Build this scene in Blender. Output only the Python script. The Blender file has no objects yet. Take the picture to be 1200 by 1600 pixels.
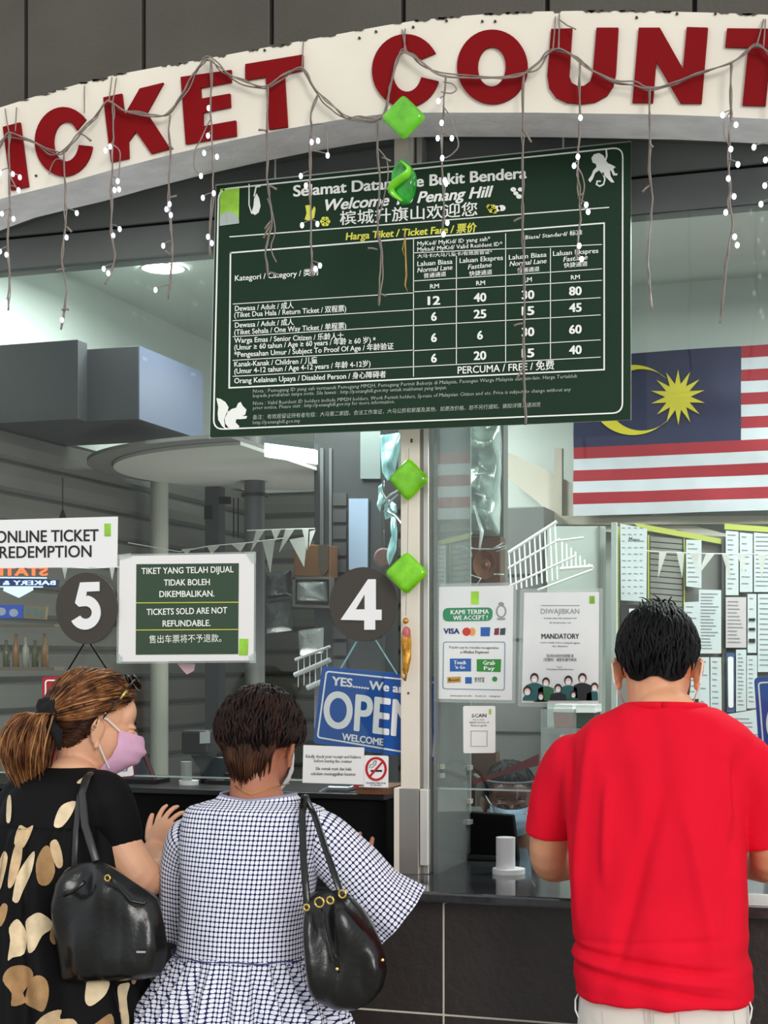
import bpy, math, random
from mathutils import Vector, Matrix, Euler, noise
random.seed(7)
sc = bpy.context.scene
col = sc.collection
# ---------------- camera ----------------
FP = 2400.0                                   # focal length in pixels of the 1200x1600 frame
YAW = math.radians(18)
CAM = Vector((1.205, -3.71, 1.55))
HZ = 1030.0                                   # horizon row
cd = bpy.data.cameras.new('camera'); cam = bpy.data.objects.new('camera', cd); col.objects.link(cam)
cam.location = CAM; cam.rotation_euler = (math.pi/2, 0, YAW)
cd.sensor_fit = 'VERTICAL'; cd.sensor_height = 24; cd.lens = 24*FP/1600
cd.shift_y = (HZ-800)/1600.0
cd.clip_start = .05
sc.camera = cam
# ---------------- sky, sun, exposure ----------------
w = bpy.data.worlds.new('sky'); sc.world = w; w.use_nodes = True
nt = w.node_tree; bg = nt.nodes['Background']
tc = nt.nodes.new('ShaderNodeTexCoord'); sp = nt.nodes.new('ShaderNodeSeparateXYZ'); cr = nt.nodes.new('ShaderNodeValToRGB')
nt.links.new(tc.outputs['Generated'], sp.inputs[0]); nt.links.new(sp.outputs['Z'], cr.inputs[0]); nt.links.new(cr.outputs[0], bg.inputs[0])
cr.color_ramp.elements[0].position = .0; cr.color_ramp.elements[0].color = (.78,.82,.84,1)
cr.color_ramp.elements[1].position = .6; cr.color_ramp.elements[1].color = (.95,.98,1,1)
bg.inputs[1].default_value = .93
def sun(name, loc, rot, e, ang, c):
    l = bpy.data.lights.new(name, 'SUN'); l.energy = e; l.angle = math.radians(ang); l.color = c
    o = bpy.data.objects.new(name, l); col.objects.link(o); o.location = loc; o.rotation_euler = rot; return o
sun('sun', (3,-6,8), (math.radians(75), 0, math.radians(36)), 1.4, 20, (1,.97,.92))
def area(name, loc, rot, size, e, c=(1,1,1), sy=None):
    l = bpy.data.lights.new(name, 'AREA'); l.energy = e; l.size = size; l.color = c
    if sy: l.shape = 'RECTANGLE'; l.size_y = sy
    o = bpy.data.objects.new(name, l); col.objects.link(o); o.location = loc; o.rotation_euler = rot; return o
area('booth_lamp_and_fill', (1.3,.95,2.85), (0,0,0), .7, 42, (.92,1,.97), .5)
area('booth_lamp_and_fill', (-.55,1.35,2.6), (0,0,0), .4, 12, (.95,1,.97), .4)  # added fill with no fixture, brightening the dark rear of the booth
area('booth_up_fill', (-.75,1.5,1.3), (math.pi,0,0), .5, 6, (1,1,.96), .5)  # added upward fill for the canopy underside and slats; no lamp stands there
area('booth_lamp_and_fill', (-.95,.75,2.85), (0,0,0), .5, 32, (.9,1,.97), .5)
sc.view_settings.view_transform = 'Standard'; sc.view_settings.look = 'None'
sc.view_settings.exposure = 0.0; sc.view_settings.gamma = 1; sc.view_settings.use_curve_mapping = False
# ---------------- helpers ----------------
def U(px, py, Y):
    """the point of the vertical plane y = Y that the photograph shows at (px, py)"""
    a = (px-600)/FP; b = (HZ-py)/FP
    dx = -math.sin(YAW)+math.cos(YAW)*a; dy = math.cos(YAW)+math.sin(YAW)*a
    t = (Y-CAM.y)/dy
    return Vector((CAM.x+dx*t, Y, CAM.z+b*t))
def S(px, Y):
    a = (px-600)/FP
    return FP/((Y-CAM.y)/(math.cos(YAW)+math.sin(YAW)*a))
def lin(c):
    return tuple(((v/255)/12.92 if v/255 <= .04045 else ((v/255+.055)/1.055)**2.4) for v in c)+(1,)
MATS = {}
def mat(name, c, rough=.6, metal=0, emit=0, var=.0, vs=6, bump=0, bs=40, alpha=1, spec=.5, sheen=0, trans=0, coat=0):
    if name in MATS: return MATS[name]
    m = bpy.data.materials.new(name); m.use_nodes = True; n = m.node_tree; b = n.nodes['Principled BSDF']
    c = lin(c); b.inputs['Base Color'].default_value = c; b.inputs['Roughness'].default_value = rough
    b.inputs['Metallic'].default_value = metal; b.inputs['Specular IOR Level'].default_value = spec
    if emit: b.inputs['Emission Color'].default_value = c; b.inputs['Emission Strength'].default_value = emit
    if trans: b.inputs['Transmission Weight'].default_value = trans
    if coat: b.inputs['Coat Weight'].default_value = coat
    if sheen: b.inputs['Sheen Weight'].default_value = sheen
    b.inputs['Alpha'].default_value = alpha
    if var or bump:
        t = n.nodes.new('ShaderNodeTexCoord')
        if var:
            z = n.nodes.new('ShaderNodeTexNoise'); z.inputs['Scale'].default_value = vs; z.inputs['Detail'].default_value = 6
            n.links.new(t.outputs['Object'], z.inputs['Vector'])
            r = n.nodes.new('ShaderNodeValToRGB'); r.color_ramp.elements[0].position = .3; r.color_ramp.elements[1].position = .7
            r.color_ramp.elements[0].color = tuple(max(0, v*(1-var)) for v in c[:3])+(1,)
            r.color_ramp.elements[1].color = tuple(min(1, v*(1+var)) for v in c[:3])+(1,)
            n.links.new(z.outputs['Fac'], r.inputs[0]); n.links.new(r.outputs[0], b.inputs['Base Color'])
            if emit: n.links.new(r.outputs[0], b.inputs['Emission Color'])
        if bump:
            z2 = n.nodes.new('ShaderNodeTexNoise'); z2.inputs['Scale'].default_value = bs; z2.inputs['Detail'].default_value = 4
            n.links.new(t.outputs['Object'], z2.inputs['Vector'])
            bm_ = n.nodes.new('ShaderNodeBump'); bm_.inputs['Strength'].default_value = bump; bm_.inputs['Distance'].default_value = .01
            n.links.new(z2.outputs['Fac'], bm_.inputs['Height']); n.links.new(bm_.outputs[0], b.inputs['Normal'])
    MATS[name] = m; return m
def glass(name, tint, refl=1.0, ior=1.38, veil=0):
    if name in MATS: return MATS[name]
    m = bpy.data.materials.new(name); m.use_nodes = True; n = m.node_tree; n.nodes.clear()
    o = n.nodes.new('ShaderNodeOutputMaterial'); mx = n.nodes.new('ShaderNodeMixShader'); tr = n.nodes.new('ShaderNodeBsdfTransparent')
    gl = n.nodes.new('ShaderNodeBsdfGlossy'); fr = n.nodes.new('ShaderNodeFresnel')
    tr.inputs[0].default_value = tint; gl.inputs['Roughness'].default_value = .0; gl.inputs[0].default_value = (refl,refl,refl,1)
    fr.inputs[0].default_value = ior
    n.links.new(fr.outputs[0], mx.inputs[0]); n.links.new(tr.outputs[0], mx.inputs[1]); n.links.new(gl.outputs[0], mx.inputs[2])
    last = mx
    if veil:
        df = n.nodes.new('ShaderNodeBsdfDiffuse'); df.inputs[0].default_value = (.8,.85,.84,1)
        m2 = n.nodes.new('ShaderNodeMixShader'); m2.inputs[0].default_value = veil
        n.links.new(mx.outputs[0], m2.inputs[1]); n.links.new(df.outputs[0], m2.inputs[2]); last = m2
    n.links.new(last.outputs[0], o.inputs[0]); MATS[name] = m; return m

class MB:
    def __init__(s): s.v = []; s.f = []; s.uv = None; s.mi = []
    def add(s, v, f, k=0):
        o = len(s.v); s.v += [tuple(p) for p in v]; s.f += [tuple(i+o for i in q) for q in f]; s.mi += [k]*len(f); return s
    def box(s, x0, x1, y0, y1, z0, z1, k=0):
        v = [(x,y,z) for x in (x0,x1) for y in (y0,y1) for z in (z0,z1)]
        return s.add(v, [(0,1,3,2),(4,6,7,5),(0,4,5,1),(2,3,7,6),(0,2,6,4),(1,5,7,3)], k)
    def prism(s, pts, Y, th, k=0):
        """closed outline (pixels of the photograph) laid on the plane y = Y and given thickness th backwards"""
        P = [U(x,y,Y) for x,y in pts]
        if sum(P[i].x*P[(i+1)%len(P)].z-P[(i+1)%len(P)].x*P[i].z for i in range(len(P))) < 0: P = P[::-1]
        n = len(P); Q = [p+Vector((0,th,0)) for p in P]
        tri = bpy_tess(P)
        s.add(P+Q, tri+[(c+n,b+n,a+n) for a,b,c in tri]+[(i,i+n,(i+1)%n+n,(i+1)%n) for i in range(n)], k); return s
    def line(s, pts, wpx, Y, th=.0015, closed=False, k=0):
        """flat stroke of a given pixel width along a pixel polyline"""
        n = len(pts); m = n if closed else n-1
        for i in range(m):
            a = Vector(pts[i]); b = Vector(pts[(i+1)%n]); d = (b-a)
            if d.length < 1e-6: continue
            d.normalize(); q = Vector((-d.y,d.x))*wpx/2; e = d*wpx*.4
            s.prism([a+q-e, b+q+e, b-q+e, a-q-e], Y-(i%3)*.00008, th, k)
        return s
    def tube(s, pts, r, n=6, k=0, cap=True, flat=1.0, up=None):
        pts = [Vector(p) for p in pts]; m = len(pts)
        rs = r if isinstance(r, (list,tuple)) else [r]*m
        v = []; prev = None
        for i,p in enumerate(pts):
            d = (pts[min(i+1,m-1)]-pts[max(i-1,0)])
            if d.length < 1e-9: d = Vector((0,0,1))
            d.normalize()
            if prev is None:
                a = up.copy() if up else (Vector((0,0,1)) if abs(d.z) < .9 else Vector((1,0,0)))
            else: a = prev
            x = (a-d*a.dot(d)); x.normalize(); prev = x; y = d.cross(x)
            for j in range(n):
                t = 2*math.pi*j/n; v.append(p+x*math.cos(t)*rs[i]*flat+y*math.sin(t)*rs[i])
        f = [(i*n+j, i*n+(j+1)%n, (i+1)*n+(j+1)%n, (i+1)*n+j) for i in range(m-1) for j in range(n)]
        if cap: f += [tuple(range(n-1,-1,-1)), tuple((m-1)*n+j for j in range(n))]
        return s.add(v, f, k)
    def ball(s, c, r, n=12, m=8, rot=None, k=0):
        c = Vector(c); r = Vector(r) if not isinstance(r,(int,float)) else Vector((r,r,r)); v = []; f = []
        for i in range(1,m):
            t = math.pi*i/m
            for j in range(n):
                p = 2*math.pi*j/n; q = Vector((r.x*math.sin(t)*math.cos(p), r.y*math.sin(t)*math.sin(p), r.z*math.cos(t)))
                v.append(c+(rot@q if rot else q))
        top = Vector((0,0,r.z)); v += [c+(rot@top if rot else top), c-(rot@top if rot else top)]
        a = len(v)-2
        for i in range(m-2):
            for j in range(n): f.append((i*n+j,(i+1)*n+j,(i+1)*n+(j+1)%n,i*n+(j+1)%n))
        for j in range(n): f.append((a,j,(j+1)%n)); f.append((a+1,(m-2)*n+(j+1)%n,(m-2)*n+j))
        return s.add(v, f, k)
    def build(s, name, m, parent=None, smooth=False, bevel=0, sub=0):
        me = bpy.data.meshes.new(name); me.from_pydata(s.v, [], s.f)
        for x in (m if isinstance(m,(list,tuple)) else [m]): me.materials.append(x)
        if len(s.mi) == len(me.polygons) and isinstance(m,(list,tuple)): me.polygons.foreach_set('material_index', s.mi)
        if s.uv:
            ul = me.uv_layers.new(name='UVMap')
            for l in me.loops: ul.data[l.index].uv = s.uv[l.vertex_index]
        if smooth: me.polygons.foreach_set('use_smooth', [True]*len(me.polygons))
        me.validate(); me.update()
        o = bpy.data.objects.new(name, me); col.objects.link(o)
        if bevel:
            b = o.modifiers.new('b','BEVEL'); b.width = bevel; b.segments = 2; b.limit_method = 'ANGLE'
        if sub:
            b = o.modifiers.new('s','SUBSURF'); b.levels = sub; b.render_levels = sub
        if parent: par(o, parent)
        return o
def par(o, p):
    o.parent = p
    o.matrix_parent_inverse = p.matrix_world.inverted() if p.type != 'EMPTY' else Matrix.Translation(-p.location)
from mathutils.geometry import tessellate_polygon
def bpy_tess(P):
    r = tessellate_polygon([[Vector((p.x,p.z,0)) for p in P]])
    out = []
    for a,b,c in r:
        ar = (P[b].x-P[a].x)*(P[c].z-P[a].z)-(P[c].x-P[a].x)*(P[b].z-P[a].z)
        out.append((a,b,c) if ar > 0 else (a,c,b))
    return out
def tag(o, label=None, cat=None, group=None, kind=None):
    if label: o['label'] = label
    if cat: o['category'] = cat
    if group: o['group'] = group
    if kind: o['kind'] = kind
    return o
def thing(name, label, cat, loc=(0,0,0), group=None):
    o = bpy.data.objects.new(name, None); col.objects.link(o); o.location = loc; o.empty_display_size = .05
    return tag(o, label, cat, group)
_tc = {}
def textmesh(s, bold, shear):
    k = (s,bold,shear)
    if k in _tc: return _tc[k]
    c = bpy.data.curves.new('t','FONT'); c.body = s; c.shear = shear; c.resolution_u = bold
    o = bpy.data.objects.new('t', c); col.objects.link(o)
    bpy.context.view_layer.update()
    me = bpy.data.meshes.new_from_object(o.evaluated_get(bpy.context.evaluated_depsgraph_get()))
    r = ([tuple(v.co) for v in me.vertices], [tuple(p.vertices) for p in me.polygons])
    bpy.data.objects.remove(o); bpy.data.meshes.remove(me); bpy.data.curves.remove(c)
    _tc[k] = r; return r
def text(mb, s, p0, p1, cap, Y, bold=.015, shear=0, up=(0,-1), mirror=False, k=0):
    """writing s fitted between the pixels p0 and p1 of its baseline, capitals cap pixels high, on plane y = Y"""
    v, f = textmesh(s, 8 if cap > 14 else 3 if cap > 7 else 1, shear)
    if not v: return
    x0 = min(q[0] for q in v)-bold*1.3; x1 = max(q[0] for q in v)+bold*1.3
    sh = [(0,0)] if bold < .0075 else [(0,0),(-1,0),(1,0)] if cap < 8 else [(0,0),(-1,0),(1,0),(0,.8),(0,-.8),(.8,.6),(-.8,.6),(.8,-.6),(-.8,-.6)]
    for i,(dx,dy) in enumerate(sh):
        out = []
        for q in v:
            u = (q[0]+dx*bold*1.3-x0)/(x1-x0); h = (q[1]+dy*bold)/.69
            if mirror: u = 1-u
            out.append(U(p0[0]+(p1[0]-p0[0])*u+up[0]*cap*h, p0[1]+(p1[1]-p0[1])*u+up[1]*cap*h, Y-i*.00004))
        mb.add(out, f, k)
def rrect(c, r, n=5):
    """corners c (four pixel points in order) rounded by r pixels"""
    out = []
    for i in range(4):
        a = Vector(c[i-1]); b = Vector(c[i]); d = Vector(c[(i+1)%4])
        p = b+(a-b).normalized()*r; q = b+(d-b).normalized()*r
        for j in range(n+1):
            t = j/n; out.append(tuple(p*(1-t)**2+b*2*t*(1-t)+q*t*t))
    return out
def ell(cx, cy, rx, ry, n=40, a0=0, a1=360):
    m = n if a1-a0 >= 360 else n+1
    return [(cx+rx*math.cos(math.radians(a0+(a1-a0)*i/n)), cy-ry*math.sin(math.radians(a0+(a1-a0)*i/n))) for i in range(m)]
def cr_interp(keys, n):
    """smooth (Catmull-Rom) interpolation of tuples"""
    K = [keys[0]]+list(keys)+[keys[-1]]; out = []; m = len(keys)-1
    for i in range(n):
        t = i/(n-1)*m; j = min(int(t), m-1); u = t-j; a,b,c,d = K[j],K[j+1],K[j+2],K[j+3]
        out.append(tuple(.5*((2*b[q])+(-a[q]+c[q])*u+(2*a[q]-5*b[q]+4*c[q]-d[q])*u*u+(-a[q]+3*b[q]-3*c[q]+d[q])*u**3) for q in range(len(b))))
    return out
def pillow(name, outline, Y, th, m, parent=None, rings=9, wob=0, seed=0, p=2.4, fx=16, fz=16):
    """a stuffed shape: outline in pixels on plane y = Y, swelling to thickness th both ways"""
    P = [U(x,y,Y) for x,y in outline]
    n = 84; L = [0]
    for i in range(len(P)): L.append(L[-1]+(P[(i+1)%len(P)]-P[i]).length)
    R = []
    for j in range(n):
        s_ = L[-1]*j/n; i = max(q for q in range(len(P)) if L[q] <= s_+1e-9); u = (s_-L[i])/max(1e-9, L[i+1]-L[i])
        R.append(P[i].lerp(P[(i+1)%len(P)], u))
    for _ in range(1): R = [R[i]*.7+(R[i-1]+R[(i+1)%n])*.15 for i in range(n)]
    c = sum(R, Vector())/n; mb = MB(); v = []
    for side in (-1,1):
        for k in range(rings):
            s_ = 1-k/rings
            for j in range(n):
                q = c+(R[j]-c)*s_; h = th*(1-s_**p)**.55
                q = q+Vector((0, side*h, 0))
                if wob: q += Vector((0, side*wob*noise.noise(Vector((q.x*fx+seed,side*3,q.z*fz)))*min(1,k/2), 0))
                v.append(q)
        v.append(c+Vector((0,side*th,0)))
    b = rings*n+1; f = []
    for j in range(n):
        for k in range(rings-1):
            f.append((k*n+j,(k+1)*n+j,(k+1)*n+(j+1)%n,k*n+(j+1)%n)[::-1]); f.append(tuple(b+i for i in (k*n+j,(k+1)*n+j,(k+1)*n+(j+1)%n,k*n+(j+1)%n)))
        f.append((b-1,(rings-1)*n+j,(rings-1)*n+(j+1)%n)); f.append((2*b-1,b+(rings-1)*n+(j+1)%n,b+(rings-1)*n+j))
    mb.add(v, f)
    return mb.build(name, m, parent, smooth=True)
# ---------------- materials ----------------
CREAM = mat('fascia_paint', (232,224,208), .55, var=.05, vs=3, bump=.05, bs=30)
SOFF = mat('soffit_paint', (238,236,238), .7, var=.1, vs=14, bump=.25, bs=60)
RED = mat('red_letter_film', (128,1,8), .6, spec=.15)
TILE = mat('dark_wall_panel', (74,69,61), .6, var=.12, vs=4, bump=.15, bs=90)
JOINT = mat('dark_joint', (30,28,26), .8)
CTILE = mat('dark_counter_tile', (50,44,42), .45, var=.14, vs=9, bump=.2, bs=50)
GROUT = mat('pale_grout', (214,208,194), .8)
GRAN = mat('polished_black_granite', (52,54,57), .12, var=.25, vs=60, coat=.3)
BULK = mat('grey_bulkhead_paint', (108,112,110), .5, var=.08, vs=3, spec=.2)
WHITEW = mat('white_wall_paint', (214,222,216), .8, var=.04, vs=2)
ALU = mat('brushed_aluminium', (200,199,193), .38, metal=.55, var=.04, vs=3)
MULL = mat('cream_mullion_paint', (226,218,203), .5, var=.05, vs=8)
DARKG = mat('dark_grey_laminate', (58,59,58), .5, var=.06)
BLACK = mat('black_plastic', (14,14,15), .35)
MATTE = mat('matte_black', (7,7,8), .75, spec=.15)
WHITE = mat('white_board', (240,240,240), .5)
PAPER = mat('white_paper', (236,236,234), .6)
INK = mat('black_ink', (28,26,28), .6)
GREYINK = mat('grey_ink', (146,148,150), .7)
SLAT = mat('shutter_grey', (116,114,107), .45, metal=.2, var=.08, vs=3)
SLATD = mat('shutter_groove', (60,60,58), .6)
CREAMSTRIP = mat('pale_wood', (150,112,80), .6, var=.1)
LEAF = mat('leafy_reflection_foil', (196,216,210), .2, metal=.35, bump=.6, bs=18, var=.25)
def struct(mb, name, m, parent=None, **k):
    o = mb.build(name, m, parent, **k)
    if not parent: o['kind'] = 'structure'
    return o
# ---------------- floor, ceilings, walls ----------------
struct(MB().box(-7,7,-9,-.15,-.05,0).box(-7,7,-.15,3.2,-.05,0), 'floor', mat('grey_paving', (168,164,156), .6, var=.1, vs=2))
struct(MB().box(-1.75,3.4,.05,3.2,2.94,3.0), 'ceiling', WHITEW)
struct(MB().box(-1.75,-1.6,.05,3.2,0,2.94), 'wall_left', WHITEW)
struct(MB().box(-1.6,-.36,3.0,3.15,0,2.94).box(-.36,3.4,2.02,2.15,0,2.94), 'wall_back', WHITEW)
struct(MB().box(3.3,3.4,.05,2.0,0,2.94), 'wall_right', WHITEW)
# front wall: dark panelled facade above, tiled counter front below
xL, xR = -2.3, 3.2
fw = MB().box(xL,xR,-.27,-.12,2.95,4.4); fw.box(xL,xR,-.19,-.03,0,.98)
wall = struct(fw, 'wall_front', JOINT)
# fascia outline (front face top and bottom edges)
TOP = [(-90,205),(-40,183),(0,168),(60,149),(120,132),(180,117),(250,104),(320,92),(400,77),(475,63),(530,53),(600,40),(650,32),(700,27),(770,21),(840,18),(900,17),(980,17),(1040,18),(1120,20),(1200,23),(1290,28)]
BOT = [(-90,345),(-40,326),(0,311),(60,296),(110,284),(180,264),(265,242),(350,222),(450,201),(530,187),(600,178),(650,176),(700,176),(770,176),(840,176),(900,177),(980,178),(1040,179),(1120,182),(1200,186),(1290,192)]
YF = -.33
fas = thing('fascia_sign', 'long arched cream fascia board with big red TICKET COUNTER letters over the windows', 'sign', U(600,178,YF)+Vector((0,.08,0)))
fm = MB(); tp = [U(x,y,YF) for x,y in TOP]; bt = [U(x,y,YF) for x,y in BOT]; n = len(tp); D = Vector((0,.17,0))
v = []
for a,b in zip(tp,bt): v += [a,b,a+D,b+D]
f = []; mi = []
for i in range(n-1):
    q = i*4; r = q+4
    f += [(q+1,r+1,r,q),(q+2,r+2,r+3,q+3),(q,r,r+2,q+2),(q+3,r+3,r+1,q+1)]; mi += [0,0,0,1]
f += [(0,2,3,1),(4*n-4,4*n-3,4*n-1,4*n-2)]; mi += [0,0]
fm.v = [tuple(p) for p in v]; fm.f = f; fm.mi = mi
fb = fm.build('fascia_board', [CREAM, SOFF], fas)
for x,y in [(562,60),(588,50),(646,43),(698,33),(754,34),(1162,54) ,(57,275),(414,79),(774,34),(995,28),(1058,22),(1118,22)]:
    p = U(x,y,YF); MB().tube([p+Vector((0,-.004,0)), p+Vector((0,.01,0))], .003, 8).build('nail', mat('rusty_nail', (60,48,40), .7), fas)
chip = MB()
for i in range(60):
    x = random.uniform(10,1190); k = max(j for j in range(len(TOP)) if TOP[j][0] <= x); u = (x-TOP[k][0])/(TOP[k+1][0]-TOP[k][0]); y = TOP[k][1]*(1-u)+TOP[k+1][1]*u
    wd = random.uniform(3,16); h = random.uniform(1,3.2)
    chip.prism([(x-wd,y-1),(x+wd,y-1-wd*.02),(x+wd*.4,y+h),(x,y+h*.5),(x-wd*.5,y+h)], YF-.002, .001)
chip.build('paint_chip', TILE, fas)['kind'] = 'stuff'
def cpoly(cx, cy, rx, ry, icx, icy, irx, iry, a0, a1, b0, b1):
    return ell(cx,cy,rx,ry,36,a0,a1)+ell(icx,icy,irx,iry,36,b0,b1)[::-1]
LET = {
 'I': [(4,198),(31,191),(44,291),(17,297)],
 'K': [(161,152),(190,146),(194,180),(218,138),(255,129),(229,176),(265,232),(236,240),(212,205),(200,221),(201,247),(173,253)],
 'E': [(282,120),(361,109),(361,128),(313,137),(314,154),(359,146),(360,167),(317,176),(317,197),(368,188),(369,212),(290,225)],
 'T': [(383,100),(473,85),(473,109),(444,116),(449,198),(420,202),(415,120),(383,125)],
 'U': [(861,45),(855,118),(858,138),(868,152),(885,160),(908,162),(930,159),(948,149),(958,134),(962,115),(966,43),(932,43),(926,115),(922,127),(912,134),(902,134),(893,129),(889,118),(894,44)],
 'N': [(998,43),(1031,43),(1067,107),(1073,42),(1106,43),(1096,161),(1063,161),(1025,96),(1020,160),(988,160)],
 'T2': [(1136,44),(1236,45),(1234,75),(1205,75),(1196,165),(1160,164),(1169,74),(1133,73)],
 'C': cpoly(99,221,45,54,103,221,20,31,40,352,35,350),
 'C2': cpoly(634,110,53,57,636,111,23,32,29,343,34,343)}
for k,pts in LET.items():
    MB().prism(pts, YF-.008, .007).build('letter', RED, fas)
# the O as a ring
ro = ell(769,104,55,58,48); ri = ell(768,104,22,31,48); P = [U(x,y,YF-.008) for x,y in ro]+[U(x,y,YF-.008) for x,y in ri]
Q = [p+Vector((0,.007,0)) for p in P]; m_ = 48
ff = [(i,(i+1)%m_,m_+(i+1)%m_,m_+i)[::-1] for i in range(m_)]+[(i,(i+1)%m_,(i+1)%m_+2*m_,i+2*m_) for i in range(m_)]+[(m_+i,m_+i+2*m_,m_+(i+1)%m_+2*m_,m_+(i+1)%m_) for i in range(m_)]
MB().add(P+Q, ff).build('letter', RED, fas)
# dark wall panels above the fascia
sx = [-170,40,224,424,630,855,1085,1320]
for i in range(len(sx)-1):
    x0 = U(sx[i],0,-.29).x+.005; x1 = U(sx[i+1],0,-.29).x-.005
    t = MB().box(x0,x1,-.29,-.265,2.9,3.6).build('panel', TILE, wall, bevel=.003)
    MB().box(x0,x1,-.29,-.265,3.61,4.39).build('panel', TILE, wall, bevel=.003)
# counter front tiles
Yc = -.21
gx = U(693,1410,Yc).x; zg = U(693,1586,Yc).z
gb = MB().box(xL,xR,-.2085,-.185,.0,.98).build('grout', GROUT, wall)
for r in range(3):
    z1 = [.98, zg-.0022, zg-.302][r]; z0 = [zg+.0022, zg-.298, .0][r]
    for c in range(-4,5):
        x0 = max(xL, gx+c*.6+.0022); x1 = min(xR, gx+(c+1)*.6-.0022)
        if x1-x0 > .02: MB().box(x0,x1,Yc,-.19,z0,z1).build('tile', CTILE, wall, bevel=.0015)
# counter slab
ct = thing('counter_top', 'long polished black granite counter top under the ticket windows', 'counter', (0,-.3,.987))
MB().box(xL,xR,-.30,.60,.987,1.012).build('slab', GRAN, ct, bevel=.006)
# raised till shelf inside the left opening
sh = thing('inner_shelf', 'black raised shelf behind the left window with a thin pale front edge', 'shelf', (-.9,.1,1.02))
MB().box(-1.56,-.02,.08,.5,1.012,1.185).build('carcass', MATTE, sh)
MB().box(-1.56,-.02,.06,.5,1.185,1.2).build('shelf_board', BLACK, sh, bevel=.002)
# bulkhead above the glass
zb = U(600,371,0).z
bk = MB().box(xL,xR,-.02,.06,zb,2.98)
trim = struct(bk, 'trim_1', BULK)
s2 = MB().box(xL,xR,-.035,-.02,zb+.085,2.98); s2.build('upper_panel', BULK, trim)
MB().box(xL,xR,-.024,-.0205,zb+.08,zb+.086).build('groove', MATTE, trim)
# arched shadow trim under the soffit
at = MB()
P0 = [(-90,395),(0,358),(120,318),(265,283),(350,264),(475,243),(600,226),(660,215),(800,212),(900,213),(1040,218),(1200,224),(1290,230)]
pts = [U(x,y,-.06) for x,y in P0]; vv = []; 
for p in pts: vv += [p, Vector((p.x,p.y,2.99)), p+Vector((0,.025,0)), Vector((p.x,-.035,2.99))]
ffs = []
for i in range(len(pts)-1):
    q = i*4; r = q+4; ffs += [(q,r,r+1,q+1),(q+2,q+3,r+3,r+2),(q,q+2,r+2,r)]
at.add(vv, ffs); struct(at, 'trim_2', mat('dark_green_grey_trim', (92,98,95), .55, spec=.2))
# glass panes
G1 = glass('window_glass', (.93,.95,.94,1), 1.0, 1.30)
zl = U(300,1213,0).z; zr = U(900,1236,0).z
struct(MB().box(xL,-.0,-.004,.004,zl,zb), 'window_1', G1)
struct(MB().box(.14,xR,-.004,.004,zr,zb), 'window_2', G1)
EDGE = mat('polished_glass_edge', (196,214,208), .2, trans=.3)
struct(MB().box(xL,-.0,-.005,.005,zl-.004,zl), 'trim_3', EDGE)
struct(MB().box(.14,xR,-.005,.005,zr-.004,zr), 'trim_4', EDGE)
# mullion: cream front face, silver side
xm0 = U(626,800,-.03).x; xm1 = U(655,800,-.03).x; xm2 = U(674,800,0).x
mu = struct(MB().box(xm0,xm1,-.03,.06,1.012,2.99), 'trim_5', MULL, bevel=.002)
MB().box(xm1+.001,xm1+.008,-.02,.05,1.012,2.98).build('gasket', mat('grey_gasket', (120,118,112), .6), mu)
MB().box(xm1+.008,xm2,-.022,.06,1.012,2.98).build('side_profile', ALU, mu, bevel=.002)
z12 = U(640,1232,-.035).z
MB().box(xm0-.016,xm0-.002,-.036,.03,1.012,z12).build('edge_strip', MULL, mu, bevel=.001)
MB().box(xm0-.002,xm1,-.036,-.031,1.012,z12).build('lower_cladding', mat('brushed_steel',(178,177,172),.35,metal=.7,var=.06,vs=4), mu, bevel=.001)
MB().box(xm1+.004,xm2+.004,-.04,-.023,1.035,z12).build('lower_cover', mat('white_aluminium',(222,222,214),.4,metal=.3), mu, bevel=.003)
MB().box(xm0,xm1,-.085,-.03,U(640,300,-.085).z,2.98).build('upper_post', MULL, mu, bevel=.002)
MB().box(xm1+.006,xm2-.002,-.075,-.03,U(640,300,-.085).z,2.98).build('upper_side_profile', ALU, mu, bevel=.002)
sc_ = MB()
for x,y in [(643,687),(643,690),(638,1083)]:
    p = U(x,y,-.031); sc_.ball(p, (.003,.002,.003), 8, 6)
sc_.build('rivet', mat('brown_rust',(80,56,40),.7), mu)
# glass fin standing square to the facade just right of the mullion
FIN = glass('frosted_fin_glass', (.60,.64,.62,1), 1, 1.35, veil=.16)
fx = xm2+.012
fin = struct(MB().box(fx,fx+.01,-.02,.30,1.012,2.62), 'window_3', FIN)
MB().box(fx-.001,fx+.011,.30,.306,1.012,2.62).build('polished_edge', EDGE, fin)
for y in (1198,1250,1282): 
    z = U(715,y,.30).z; MB().box(fx+.0105,fx+.02,.26,.29,z-.006,z+.006).build('clamp', ALU, fin)
for y in (974,1198,1212):
    z = U(680,y,0).z; MB().box(fx+.0105,fx+.018,.0,.02,z-.006,z+.006).build('clamp', ALU, fin)
# white door-like glazing stile in the right pane
st = struct(MB().box(U(955,900,.25).x,U(963,900,.25).x,.25,.27,1.012,U(955,816,.25).z), 'trim_6', mat('pale_aluminium',(206,220,214),.3))
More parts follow.
